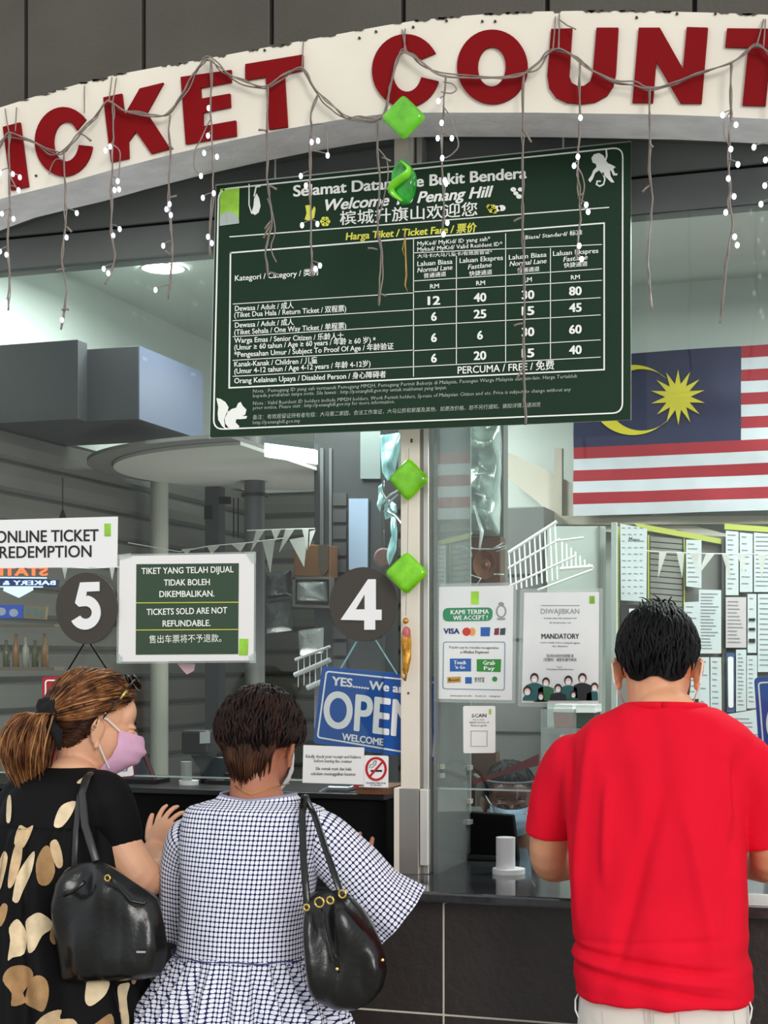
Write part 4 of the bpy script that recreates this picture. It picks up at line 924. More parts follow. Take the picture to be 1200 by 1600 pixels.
def paper(label, q, Y=1.56, m=None, rows=10, cols=1, group=None, cat='paper'):
    t = thing('paper_sheet', label, cat, U((q[2][0]+q[3][0])/2,q[2][1],Y), group)
    MB().prism(q, Y, .002).build('sheet', m or mat('notice_paper',(206,214,216),.6,var=.04,vs=10), t)
    x0,y0 = q[0]; x1,y1 = q[2]; b = MB(); rnd = random.Random(hash(label)%999 if False else len(label)+int(x0))
    for c in range(cols):
        cx0 = x0+3+(x1-x0-4)*c/cols; cw = (x1-x0-4)/cols-3
        for r in range(rows):
            yy = y0+6+(y1-y0-10)*r/rows; l = cw*rnd.uniform(.5,1)
            b.prism([(cx0,yy),(cx0+l,yy+.3),(cx0+l,yy+1.6),(cx0,yy+1.3)], Y-.0012, .001)
    b.build('printed_lines', GREYINK, t)
    return t
t = paper('tall white menu sheet with four printed columns, left end of the notice board', [(969,818),(1011,826),(1010,940),(970,938)], rows=11, cols=4)
m = MB(); text(m,'Menu',(983,845),(999,846),6,1.558,.01); m.build('lettering', INK, t)
paper('white sheet pinned alone high on the notice board below the slanted yellow edge', [(1072,843),(1096,844),(1096,919),(1072,916)], rows=9)
paper('white sheet with small drawings just right of the hair of the man in red', [(1069,941),(1092,940),(1092,1092),(1072,1092)], rows=16)
paper('white closely lined sheet left of the notice board post', [(1092,921),(1127,922),(1127,1021),(1092,1021)], rows=18)
paper('narrow white sheet with black bars above the left end of the right shoulder', [(1091,1027),(1108,1027),(1109,1120),(1092,1112)], rows=4)
paper('narrow white sheet under the closely lined sheet, beside the board post', [(1110,1027),(1127,1027),(1128,1130),(1110,1122)], rows=10)
paper('long white sheet at the top right, just right of the board post', [(1134,829),(1154,831),(1154,930),(1134,930)], rows=12)
paper('white sheet near the top right corner of the board, second from the post', [(1156,832),(1176,834),(1176,925),(1156,925)], rows=8)
paper('cream sheet at the right edge of the photo, topmost of its column', [(1178,832),(1222,836),(1222,925),(1178,925)], rows=12)
paper('pinkish sheet in the middle row, just right of the board post', [(1134,933),(1166,933),(1166,1012),(1134,1012)], m=mat('pinkish_paper',(206,196,198),.6), rows=12)
t = paper('sheet with three dark bars in the middle row near the right edge', [(1168,928),(1182,928),(1182,1020),(1168,1020)], rows=5)
MB().prism([(1170,966),(1180,966),(1180,970),(1170,970)],1.557,.001).prism([(1170,981),(1180,981),(1180,985),(1170,985)],1.557,.001).prism([(1170,998),(1180,998),(1180,1004),(1170,1004)],1.557,.001).build('printed_bar', INK, t)
paper('white sheet at the right edge of the photo in the middle row', [(1184,928),(1222,928),(1222,1050),(1184,1050)], rows=14)
t = paper('rounded blue and white leaflet just right of the board post, above the shoulder', [(1135,1020),(1148,1020),(1148,1113),(1136,1113)], m=mat('leaflet_blue',(70,96,140),.5), rows=2)
MB().prism(rrect([(1137,1026),(1146,1026),(1146,1106),(1138,1106)],4),1.557,.001).build('white_panel', WHITE, t)
paper('tall creased white sheet right of the rounded blue leaflet', [(1150,1015),(1166,1015),(1166,1110),(1150,1112)], rows=14)
paper('greyish white sheet left of the blue OPEN sign at the right edge', [(1167,1024),(1183,1024),(1183,1106),(1167,1107)], rows=10)
paper('broad white sheet lowest on the board, left of the blue OPEN sign', [(1136,1116),(1186,1108),(1196,1200),(1140,1200)], rows=12)
# tape line between the two posters area
# hooks/boxes under the MANDATORY poster
t = thing('storage_box', 'red box with a white lid under the left half of the MANDATORY poster', 'box', U(880,1140,1.2))
MB().prism([(864,1112),(896,1113),(895,1138),(866,1138)],1.2,.1).build('box_body', mat('brick_red_box',(150,58,50),.5), t, bevel=.003); MB().prism([(867,1100),(895,1101),(896,1114),(864,1113)],1.195,.11).build('lid', WHITE, t, bevel=.003)
t = thing('storage_box', 'dark green box with a white lid under the right half of the MANDATORY poster', 'box', U(915,1140,1.2))
MB().prism([(900,1113),(930,1113),(929,1136),(900,1138)],1.2,.1).build('box_body', mat('dark_green_box',(28,54,40),.5), t, bevel=.003); MB().prism([(900,1101),(931,1101),(931,1114),(899,1114)],1.195,.11).build('lid', WHITE, t, bevel=.003)
t = thing('storage_shelf', 'grey open shelf carrying two lidded boxes under the MANDATORY poster', 'shelf', (U(898,1140,1.25).x,1.25,0))
za = U(898,1138,1.2).z; a_ = U(855,1140,1.25).x; b_ = U(940,1140,1.25).x
MB().box(a_,b_,1.18,1.36,za-.02,za).build('shelf_board', GW, t); MB().box(a_,a_+.02,1.18,1.36,0,za-.02).build('side_panel', GW, t); MB().box(b_-.02,b_,1.18,1.36,0,za-.02).build('side_panel', GW, t)
t = thing('clear_divider', 'clear plastic divider on the counter right of the cashier, beside the red shirt', 'divider', U(870,1240,.5))
MB().prism([(845,1108),(900,1108),(900,1352),(845,1352)],.5,.004).build('divider_sheet', glass('divider_plastic',(.85,.88,.87,1),1,1.4,veil=.25), t)
z_ = 1.03; MB().box(U(845,1240,.5).x,U(900,1240,.5).x,.46,.54,1.012,z_).build('divider_base', GW, t)
# desk in the right booth

# black monitor from behind
t = thing('till_monitor', 'black monitor seen from behind in the open right window, beside the masked cashier', 'monitor', (U(775,1372,.3).x,.3,1.012))
a = U(727,1370,.3); b = U(805,1272,.3)
P = [U(727,1268,.3),U(801,1274,.3),U(812,1368,.3),U(727,1368,.3)]; Q = [p+Vector((0,.03,0)) for p in P]
MB().add(P+Q,[(3,2,1,0),(4,5,6,7),(0,1,5,4),(1,2,6,5),(2,3,7,6),(3,0,4,7)]).build('housing', MATTE, t, bevel=.004)
c = (P[2]+P[3])/2; MB().box(c.x-.07,c.x+.05,.27,.38,1.012,1.027).box(c.x-.02,c.x+.02,.31,.35,1.02,c.z+.06).build('stand', BLACK, t, bevel=.003)
t = thing('red_reflection_strip', 'dark red sloping strip built for a red reflection above the cashier behind the right window', 'strip', U(790,1205,.35))  # red streak reflected in the glass, built as a solid strip
MB().prism([(676,1196),(720,1190),(720,1196),(676,1202)],.34,.004).prism([(722,1222),(775,1208),(842,1178),(842,1196),(800,1206),(725,1231)],.34,.006).build('strip', mat('dark_red_strip',(112,18,26),.4), t)
# papers on the counter at the right
t = thing('paper_sheet', 'white papers lying on the black counter under the right elbow of the man in red', 'paper', U(1190,1390,-.25))
MB().box(U(1158,1392,-.25).x,U(1215,1392,-.25).x,-.27,-.12,1.0125,1.016).build('sheet', PAPER, t)
# flag
YFl = 1.84
fl = thing('flag', 'red and white striped flag with yellow crescent and star on blue, behind the right window', 'flag', U(1040,808,YFl))
x0,x1 = U(896,700,YFl).x, U(1158,700,YFl).x; Hs = (U(1155,690,YFl).z-U(1155,805,YFl).z)/6.25; ztop = U(1155,541,YFl).z; XR = x0+(x1-x0)*2.02
def wave(x,z): return YFl+.006*math.sin(x*9+z*2)+.010*noise.noise(Vector((x*5,z*5,0)))+.004*math.sin(z*31+x*4)
def zof(x,r): return ztop-Hs*r-.012*max(0,(x-x1))*.0
def cloth(xa,xb,ra,rb,name,m,nx,nz,off=0):
    b = MB(); v = []
    for s in (0,.0012):
        for i in range(nx+1):
            for j in range(nz+1):
                x = xa+(xb-xa)*i/nx; z = zof(x, ra+(rb-ra)*j/nz); v.append((x,wave(x,z)+s-off,z))
    q = (nx+1)*(nz+1); f = []
    for i in range(nx):
        for j in range(nz):
            a = i*(nz+1)+j; f += [(a,a+1,a+nz+2,a+nz+1),(q+a,q+a+nz+1,q+a+nz+2,q+a+1)]
    return b.add(v,f).build(name, m, fl, smooth=True)
FR = mat('flag_red', (154,24,38), .7, var=.08, vs=12); FW = mat('flag_white', (198,202,208), .7, var=.06, vs=12); FB = mat('flag_navy', (24,27,66), .6, var=.12, vs=10); FY = mat('flag_yellow', (206,192,44), .6, var=.06, vs=12)
for r in range(14):
    xa = x1 if r < 8 else x0
    cloth(xa, XR, r, r+1, 'stripe', FR if r%2 == 0 else FW, 40, 2)
cloth(x0, x1, 0, 8, 'canton', FB, 24, 24)
def fprism(pts, name):
    P = [U(x,y,YFl) for x,y in pts]; cvx = sum(P,Vector())/len(P)
    b = MB(); n = len(P); tri = bpy_tess(P) if sum(P[i].x*P[(i+1)%n].z-P[(i+1)%n].x*P[i].z for i in range(n)) > 0 else None
    if tri is None: P = P[::-1]; tri = bpy_tess(P)
    F = [Vector((p.x,wave(p.x,p.z)-.007,p.z)) for p in P]; B = [p+Vector((0,.004,0)) for p in F]
    return b.add(F+B, tri+[(c+n,b_+n,a+n) for a,b_,c in tri]+[(i,i+n,(i+1)%n+n,(i+1)%n) for i in range(n)]).build(name, FY, fl)
st_ = []
for k in range(28):
    a = 2*math.pi*k/28+math.pi/2; r = 43 if k%2 == 0 else 20; st_.append((1060+r*math.cos(a), 621-r*math.sin(a)))
fprism(st_, 'star')
o = ell(989,625,63,55,60,50,310); i_ = ell(1003,625,53,48,60,42,318); fprism(o+i_[::-1], 'crescent')
# ================= people =================
SKIN = mat('light_tan_skin', (222,160,122), .5, var=.08, vs=14, bump=.05, bs=120)
SKIN1 = mat('pale_tan_skin', (228,172,138), .5, var=.06, vs=14)
SKIN2 = mat('warm_brown_skin', (176,112,84), .5, var=.1, vs=12)
SKIN3 = mat('deep_brown_skin', (96,62,50), .5, var=.1, vs=12)
def baked(mb, name, m, parent, voxel, smooth=8, disp=None, factor=.5):
    """one continuous surface grown from overlapping closed shapes"""
    o = mb.build(name, m)
    r = o.modifiers.new('r','REMESH'); r.mode = 'VOXEL'; r.voxel_size = voxel
    s = o.modifiers.new('s','SMOOTH'); s.iterations = smooth; s.factor = factor
    bpy.context.view_layer.update()
    me = bpy.data.meshes.new_from_object(o.evaluated_get(bpy.context.evaluated_depsgraph_get()))
    o.modifiers.clear(); old = o.data; o.data = me; bpy.data.meshes.remove(old)
    me.name = name
    if not me.materials: me.materials.append(m)
    if disp:
        nr = [v.normal.copy() for v in me.vertices]
        for v,n in zip(me.vertices, nr): v.co += n*disp(v.co, n)
    me.polygons.foreach_set('use_smooth', [True]*len(me.polygons)); me.update()
    par(o, parent); return o
def ringloft(rings, n=40, e=2.3, cap=True, nseg=36, uv=None):
    """rings: (cx, cy, cz, half width, half depth); vertical loft, arc-length uv in metres"""
    R = cr_interp(rings, nseg); v = []; f = []; uvs = []; L = 0; prev = None
    for i,(cx,cy,cz,a,d) in enumerate(R):
        if prev: L += math.sqrt((cz-prev[2])**2+(cy-prev[1])**2+(a-prev[3])**2*.6)
        prev = (cx,cy,cz,a,d); arc = 0; last = None; ring = []
        for j in range(n+1):
            t = -math.pi+2*math.pi*j/n
            s_, c_ = math.sin(t), math.cos(t)
            x = cx+a*math.copysign(abs(s_)**(2/e), s_); y = cy-d*math.copysign(abs(c_)**(2/e), c_)
            p = Vector((x,y,cz)); 
            if last is not None: arc += (p-last).length
            last = p; ring.append((p,arc))
        mid = ring[n//2][1]
        for p,arc in ring: v.append(p); uvs.append((arc-mid, L))
    for i in range(nseg-1):
        for j in range(n):
            a = i*(n+1)+j; f.append((a,a+1,a+n+2,a+n+1))
    mb = MB(); mb.add(v, f); mb.uv = uvs; mb.n = n+1; mb.rows = nseg
    if cap:
        mb.f.append(tuple(range(n-1,-1,-1))); b = (nseg-1)*(n+1); mb.f.append(tuple(b+j for j in range(n))); mb.mi += [0,0]
    return mb
def capsule(mb, pts, rs, n=16):
    pts = [Vector(p) for p in pts]
    K = cr_interp([tuple(p)+(r,) for p,r in zip(pts,rs)], max(4,len(pts)*4))
    P = [Vector(k[:3]) for k in K]; R = [k[3] for k in K]
    mb.tube(P, R, n); mb.ball(P[0], R[0], n, 8); mb.ball(P[-1], R[-1], n, 8)
def hand(mb, wrist, d, nrm, scale=1.0, curl=.4, spread=.16, side=1):
    """palm and five separate fingers; d = pointing direction, nrm = back of the hand"""
    d = Vector(d).normalized(); nrm = Vector(nrm); nrm = (nrm-d*nrm.dot(d)).normalized(); x = d.cross(nrm)*side
    wrist = Vector(wrist); s = scale
    rot = Matrix((x,d,nrm)).transposed()
    mb.ball(wrist+d*.048*s, Vector((.040,.052,.015))*s, 16, 10, rot=rot)
    for k,(ox,l,r) in enumerate([(-.030,.062,.0085),(-.010,.075,.009),(.011,.070,.0088),(.031,.054,.0078)]):
        b = wrist+d*.082*s+x*ox*s; a = spread*(k-1.5); dd = (d*math.cos(a)+x*math.sin(a)).normalized()
        P = [b-dd*.02*s, b]; cur = b; ang = 0
        for seg in (.42,.33,.25):
            ang += curl*(.9+.12*k); q = dd*math.cos(ang)-nrm*math.sin(ang); cur = cur+q*l*s*seg; P.append(cur)
        capsule(mb, P, [r*s,r*s*1.02,r*s*.97,r*s*.9,r*s*.78], 10)
    b = wrist+d*.025*s-x*.030*s; dd = (d*.75-x*.7-nrm*.25).normalized()
    capsule(mb, [b, b+dd*.028*s, b+dd*.05*s+d*.006*s, b+dd*.062*s+d*.022*s], [.013*s,.0115*s,.0098*s,.008*s], 10)
def head(mb, c, R, s=1.0, female=False):
    """cranium, face, nose, lips, ears; local +y is the face"""
    def B(o, r, n=20, m=14, q=None): mb.ball(Vector(c)+R@(Vector(o)*s), Vector(r)*s, n, m, rot=(R@q if q else R))
    B((0,-.012,.028),(.074,.094,.088)); B((0,.02,-.02),(.066,.074,.085)); B((0,.03,-.065),(.050,.056,.045)); B((0,.066,-.092),(.024,.02,.018))
    B((0,.060,.040),(.056,.030,.042)); B((.026,.080,.016),(.022,.014,.008)); B((-.026,.080,.016),(.022,.014,.008))
    B((0,.097,-.012),(.010,.016,.024)); B((0,.104,-.030),(.016,.014,.011)); B((0,.092,-.058),(.022,.011,.006)); B((0,.090,-.068),(.018,.011,.007))
    B((.042,.066,-.022),(.02,.02,.018)); B((-.042,.066,-.022),(.02,.02,.018))
    for sx in (-1,1):
        q = Euler((math.radians(-8),0,math.radians(24*sx))).to_matrix()
        B((.081*sx,-.002,-.016),(.009,.017,.028),14,10,q); B((.089*sx,-.012,-.006),(.007,.012,.024),12,8,q); B((.080*sx,.004,-.044),(.008,.008,.012),10,8,q)
def eyes(c, R, s, parent, lid):
    for sx in (-1,1):
        p = Vector(c)+R@(Vector((.030*sx,.080,.0))*s)
        e = MB().ball(p, .0115*s, 14, 10).build('eye', mat('eye_white',(176,168,160),.2), parent, smooth=True)
        MB().ball(p+R@Vector((0,-.0002,.0042*s)), .0122*s, 14, 10).build('eyelid', lid, e, smooth=True)
        MB().ball(p+R@Vector((0,.0085*s,-.0035)), .0058*s, 12, 8).build('iris', mat('dark_iris',(34,22,16),.1), e, smooth=True)
        MB().tube([Vector(c)+R@(Vector((x*sx,.094-abs(x-.03)*.35,.026+z))*s) for x,z in ((.014,0),(.03,.005),(.046,0))],[.0015,.003,.001],6).build('eyebrow', mat('eyebrow_hair',(34,24,20),.8), parent)
def scalp(c, R, s, th, ph, r, k=(1,1,1)):
    """point over the cranium: th from the crown, ph around (0 = back of the head), r = lift"""
    T_ = 1.72; dn = max(0, th-T_); th = min(th, T_)
    x = math.sin(th)*math.sin(ph); y = -math.sin(th)*math.cos(ph); z = math.cos(th)
    return Vector(c)+R@(Vector((0,-.012,.028))*s+Vector((x*(.074*k[0]+r)*(1-.16*dn),y*(.094*k[1]+r)*(1-.34*dn),z*(.088*k[2]+r)-dn*.095))*s)
def cap(name, c, R, s, th_end, m, parent, r=.006, amp=.004, k=(1,1,1), freq=30):
    n, q = 48, 22; v = []; f = []
    for i in range(q+1):
        for j in range(n):
            ph = -math.pi+2*math.pi*j/n; th = .02+(th_end(ph)-.02)*i/q
            rr = r*(1 if i < q-2 else (.6 if i < q else .1)) 
            p = scalp(c,R,s,th,ph,rr,k); p += (p-Vector(c)).normalized()*noise.noise(p*freq)*amp; v.append(p)
    for i in range(q):
        for j in range(n): f.append((i*n+j,(i+1)*n+j,(i+1)*n+(j+1)%n,i*n+(j+1)%n))
    f.append(tuple(range(n)))
    return MB().add(v,f).build(name, m, parent, smooth=True)
def hairmat(name, c1, c2, rough=.45):
    m = bpy.data.materials.new(name); m.use_nodes = True; n = m.node_tree; b = n.nodes['Principled BSDF']; b.inputs['Roughness'].default_value = rough; b.inputs['Specular IOR Level'].default_value = .18
    g_ = n.nodes.new('ShaderNodeTexCoord'); z = n.nodes.new('ShaderNodeTexNoise'); z.inputs['Scale'].default_value = 26; z.inputs['Detail'].default_value = 5
    r = n.nodes.new('ShaderNodeValToRGB'); r.color_ramp.elements[0].color = lin(c1); r.color_ramp.elements[1].color = lin(c2); r.color_ramp.elements[0].position = .35; r.color_ramp.elements[1].position = .68
    n.links.new(g_.outputs['Object'], z.inputs['Vector']); n.links.new(z.outputs['Fac'], r.inputs[0]); n.links.new(r.outputs[0], b.inputs['Base Color']); return m
def clothmat(m, amp=.3, sc_=260):
    n = m.node_tree; b = n.nodes['Principled BSDF']; b.inputs['Specular IOR Level'].default_value = .15; return m
def legs(parent, xs, Y, ztop, r, m, shoe, name='trouser_leg', zbot=.06):
    for x in xs:
        mb = MB(); capsule(mb, [(x,Y,ztop),(x,Y+.01,ztop*.55),(x,Y,zbot+.03)], [r,r*.75,r*.55], 20); mb.build(name, m, parent, smooth=True)
        s_ = MB(); capsule(s_, [(x,Y-.05,.045),(x,Y+.04,.04),(x,Y+.15,.035)], [.042,.046,.034], 14)
        for i,p in enumerate(s_.v): s_.v[i] = (p[0],p[1],max(0.0,p[2]))
        s_.build('shoe', shoe, parent, smooth=True)
SHOE = mat('black_shoe',(26,26,28),.5)
# ---------- man in the red shirt ----------
man = thing('person', 'man seen from behind in a red short-sleeved T-shirt and white trousers, leaning on the counter', 'person', (U(1030,1500,-.6).x,-.6,0))
Rm = Euler((math.radians(-22),0,math.radians(4))).to_matrix()
hc = U(1028,1040,-.47)
b = MB(); head(b, hc, Rm, 1.0)
capsule(b, [hc+Vector((0,-.03,-.02)), hc+Vector((.002,-.035,-.075)), U(1038,1125,-.53)], [.062,.060,.072], 20)
capsule(b, [U(1038,1150,-.53),U(1030,1300,-.55),U(1030,1500,-.57)], [.08,.09,.1], 20)
capsule(b, [U(980,1175,-.53),U(1095,1175,-.53)], [.04,.04], 16)
def arm(b, P, rs, scale=1.0, **k):
    capsule(b, P, rs, 18)
arm(b, [U(897,1205,-.53),U(868,1265,-.50),U(858,1343,-.455),U(885,1350,-.30),U(925,1352,-.16)], [.036,.045,.040,.037,.025])
arm(b, [U(1155,1208,-.53),U(1190,1265,-.50),U(1202,1343,-.455),U(1182,1350,-.30),U(1150,1352,-.16)], [.036,.045,.040,.037,.025])
hand(b, U(925,1352,-.16), (.45,.9,-.12), (0,.1,1), 1.0, .45, side=1); hand(b, U(1150,1352,-.16), (-.45,.9,-.12), (0,.1,1), 1.0, .45, side=-1)
baked(b, 'body', SKIN, man, .0045, 6); eyes(hc, Rm, 1.0, man, SKIN)
# shirt
def WR(px,py,Y,hw,d):
    c = U(px,py,Y); return (c.x,Y,c.z,hw/S(px,Y),d)
t1 = ringloft([WR(1042,1099,-.52,60,.068),WR(1041,1108,-.525,84,.080),WR(1038,1130,-.53,118,.09),WR(1032,1155,-.535,142,.105),WR(1025,1200,-.54,146,.118),WR(1023,1290,-.55,137,.125),WR(1026,1390,-.56,136,.125),WR(1030,1470,-.575,136,.135),WR(1034,1520,-.58,138,.145),WR(1036,1556,-.582,138,.150)])
t1.uv = None
def sleeve(mb, P, rs, n=28):
    K = cr_interp([tuple(p)+(r,) for p,r in zip(P,rs)], 14); mb.tube([Vector(k[:3]) for k in K],[k[3] for k in K],n)
sleeve(t1, [U(930,1178,-.53),U(892,1194,-.525),U(869,1245,-.51),U(857,1304,-.49)], [.052,.058,.055,.050])
sleeve(t1, [U(1130,1178,-.53),U(1162,1194,-.525),U(1188,1248,-.51),U(1198,1318,-.49)], [.052,.058,.056,.051])
CX = U(1027,1400,-.56).x
def mfold(p, n):
    x = p.x-CX; z = p.z
    d = .009*noise.noise(Vector((p.x*16+z*4, 0, z*3.2)))+.002*noise.noise(Vector((p.x*30,p.y*20,z*9)))
    zl_ = U(1030,1500,-.6).z
    k = max(0, 1-abs(z-zl_-.0)/.085)
    d += k*.008*noise.noise(Vector((p.x*5+1, 2, (z+x*.12)*34)))
    # long drag folds from the shoulder blades to the waist
    for (xa,za,xb,zb2,wd,am) in [(-.13,1.38,-.15,1.05,.012,.006),(.02,1.28,-.06,.95,.016,-.006),(-.085,1.30,-.09,1.12,.01,.005),(.15,1.30,.17,1.0,.012,.006),(.165,1.36,.155,1.15,.01,-.007),(-.172,1.36,-.165,1.18,.009,-.007),(.07,1.25,.13,.95,.014,.004)]:
        if min(za,zb2)-.05 < z < max(za,zb2)+.05:
            u = (z-za)/(zb2-za); xx = xa+(xb-xa)*u; w_ = max(0,min(1,min(u+.15,1.15-u)*3)); d += 2.0*am*w_*math.exp(-((x-xx)/wd)**2) if p.y < -.5 else 0
    for (za,am,sl) in [(zl_+.012,-.011,.10),(zl_-.012,.006,.12),(zl_-.03,-.009,.16),(zl_+.05,-.004,-.06)]:
        d += am*math.exp(-((z-(za-sl*x))/.006)**2)*min(1,max(0,(.2-abs(x+.02))*12)) if p.y < -.5 else 0
    return d
SHIRT = clothmat(mat('red_cotton', (226,16,44), .85, var=.04, vs=6, bump=.05, bs=400))
sh_o = baked(t1, 'tshirt', SHIRT, man, .0055, 7, mfold)
cb_ = MB(); c = U(1042,1105,-.52); cb_.tube([(c.x+(58/S(1042,-.52))*math.sin(a), -.525-.066*math.cos(a), c.z+.001+.004*math.cos(a)) for a in [2*math.pi*i/32 for i in range(33)]], .0085, 8)
cb_.build('collar_band', SHIRT, man, smooth=True)
# trousers
TR = clothmat(mat('white_trousers', (226,220,210), .8, var=.05, vs=8, bump=.1, bs=60))
tr = ringloft([WR(1036,1535,-.585,122,.10),WR(1036,1566,-.585,130,.118),WR(1036,1640,-.585,136,.13),WR(1036,1700,-.585,136,.128)]); tr.uv = None
for sx in (-1,1):
    c0 = U(1036+sx*66,1690,-.585); c1 = Vector((c0.x,-.59,.5)); c2 = Vector((c0.x,-.6,.07)); capsule(tr, [c0,c1,c2],[.092,.075,.06],24)
baked(tr, 'trousers', TR, man, .008, 5, lambda p,n: .003*noise.noise(p*12))
pk = MB()
for pl in [[(940,1578),(942,1600),(943,1620)],[(1012,1578),(1013,1620)],[(1020,1578),(1022,1620)],[(1060,1578),(1062,1620)],[(1146,1582),(1150,1620)]]: pk.tube([U(x,y,-.7135) for x,y in pl], .0012, 5)
pk.build('stitching', mat('pale_stitch',(190,184,174),.8), man)
cdm = MB()
cdm.tube([U(904,1552,-.62),U(899,1562,-.63),U(899,1578,-.63),U(905,1592,-.63),U(907,1605,-.62)], .0018, 6); cdm.tube([U(1170,1563,-.62),U(1175,1575,-.62),U(1173,1590,-.62),U(1168,1602,-.62)], .0018, 6)
cdm.build('drawcord', WHITE, man, smooth=True)
for sx in (-1,1):
    x = U(1036+sx*66,1690,-.585).x; s_ = MB(); capsule(s_, [(x,-.64,.045),(x,-.55,.04),(x,-.44,.035)], [.045,.048,.036], 14)
    s_.v = [(p[0],p[1],max(0,p[2])) for p in s_.v]; s_.build('shoe', SHOE, man, smooth=True)
# hair
HB = hairmat('black_hair', (4,4,5), (11,10,11), .5)
def th_man(ph):
    a = abs(ph); d = math.degrees(a)
    if d < 20: return math.radians(141)
    if d < 62: return math.radians(150-(d-20)*.35)
    if d < 100: return math.radians(max(96,135-(d-62)*1.6))
    return math.radians(max(52, 90-(d-100)*.75))
def sm(fn): return lambda ph: sum(fn(ph+k*.06) for k in range(-3,4))/7
thm = sm(th_man)
cap('hair_cap', hc, Rm, 1.0, thm, HB, man, .008, .003)
def radial_hair(name, c, R, s, thf, m, parent, n, w_=.004, lift=.012, seed=1, k=(1,1,1), over=.12, swirl=.3, t0=.0, jit=.006, back=0, flat=.5):
    rnd = random.Random(seed); mb = MB()
    for i in range(n):
        ph = rnd.uniform(-math.pi,math.pi); te = thf(ph)+rnd.uniform(-.12,over); ts = rnd.uniform(t0, te*.75); L = rnd.uniform(.35,.8); te2 = min(te, ts+L)
        P = []; rs = []; lf = rnd.uniform(.4,1)*lift; sw = swirl*rnd.uniform(.3,1); sg = rnd.choice((-1,1))
        for j in range(7):
            u = j/6; th = ts+(te2-ts)*u; pp = ph+sw*u*sg*.5
            p = scalp(c,R,s,th,pp,.006+lf*math.sin(math.pi*min(1,u*.8+.1)),k)
            p += Vector((rnd.uniform(-1,1),rnd.uniform(-1,1),rnd.uniform(-1,1)))*jit*.25*u; P.append(p); rs.append(w_*s*(.35+.65*math.sin(math.pi*(u*.85+.1))) if j < 6 else .0004)
        mb.tube(P, rs, 5, flat=flat, up=(P[0]-Vector(c)).normalized())
    return mb.build(name, m, parent, smooth=True)
o = radial_hair('hair', hc, Rm, 1.0, thm, HB, man, 2000, .0030, .009, 3, swirl=.45, jit=.006, over=.02); 
tf_ = MB(); rnd = random.Random(5)
for i in range(26):
    ph = rnd.uniform(-math.pi,math.pi); th = rnd.uniform(0,.45); p = scalp(hc,Rm,1,th,ph,.012); d = (p-hc).normalized(); side = Vector((rnd.uniform(-.9,.6),rnd.uniform(-.3,.3),.2))
    tf_.tube([p, p+d*.009+side*.004, p+d*.014+side*.016, p+d*.012+side*.026],[.0025,.002,.0012,.0004],5)
tf_.build('loose_tuft', HB, man, smooth=True)
for sx in (-1,1):
    ml = MB(); ml.tube([hc+Rm@Vector((.084*sx,-.002,.014)), hc+Rm@Vector((.093*sx,-.030,-.008)), hc+Rm@Vector((.088*sx,-.02,-.046)), hc+Rm@Vector((.068*sx,.05,-.075))], .0018, 6); ml.build('mask_loop', mat('mask_elastic',(236,226,214),.7), man)

def mask(c, R, s, m, parent, fold=True):
    n, q = 20, 12; v = []; f = []
    for i in range(q+1):
        for j in range(n+1):
            a = -1.25+2.5*j/n; z = .002-.098*i/q
            zz = i/q; rx = .070-.014*zz**2; ry = .122+.022*math.sin(math.pi*min(1,zz*1.05))-.036*zz**2
            x = rx*math.sin(a)*1.0; y = -.002+(ry)*max(0,math.cos(a))**.8
            y += .0035*math.sin(zz*math.pi*7)*math.cos(a)*(1 if .15 < zz < .9 else .2)
            v.append(Vector(c)+R@(Vector((x,y,z))*s))
    k = len(v); v2 = [p+(p-Vector(c)).normalized()*-.0015 for p in v]
    for i in range(q):
        for j in range(n):
            a = i*(n+1)+j; f.append((a,a+n+1,a+n+2,a+1)); f.append((a+k,a+1+k,a+n+2+k,a+n+1+k))
    o = MB().add(v+v2,f).build('face_mask', m, parent, smooth=True); return o
mask(hc, Rm, 1.0, mat('white_mask',(232,232,230),.8), man)
# ---------- woman in the checked dress ----------
w2 = thing('person', 'short-haired woman seen from behind in a blue and white checked dress at window 4', 'person', (U(385,1500,-.62).x,-.62,0))
R2 = Euler((math.radians(-20),0,math.radians(-2))).to_matrix(); h2 = U(407,1165,-.50)
b = MB(); head(b, h2, R2, .94)
capsule(b, [h2+Vector((0,-.03,-.02)), h2+Vector((0,-.035,-.075)), U(402,1262,-.545)], [.056,.054,.068], 20)
capsule(b, [U(345,1305,-.56),U(402,1272,-.55),U(465,1305,-.56)], [.036,.055,.036], 16)
capsule(b, [U(400,1290,-.57),U(390,1400,-.59),U(385,1560,-.6)], [.07,.09,.11], 20)
arm(b, [U(500,1322,-.56),U(560,1370,-.52),U(603,1418,-.47),U(590,1385,-.30),U(552,1352,-.17)], [.036,.042,.038,.034,.024])
arm(b, [U(305,1335,-.55),U(282,1370,-.53),U(282,1425,-.48),U(310,1370,-.28),U(330,1322,-.15)], [.032,.036,.038,.034,.024])
hand(b, U(552,1352,-.17), (-.30,.5,.62), (0,-.6,.6), .8, .35, .08, side=-1); hand(b, U(330,1322,-.15), (.2,.8,.2), (0,-.2,1), .92, .35, side=1)
baked(b, 'body', SKIN2, w2, .0045, 6); eyes(h2, R2, .94, w2, SKIN2)
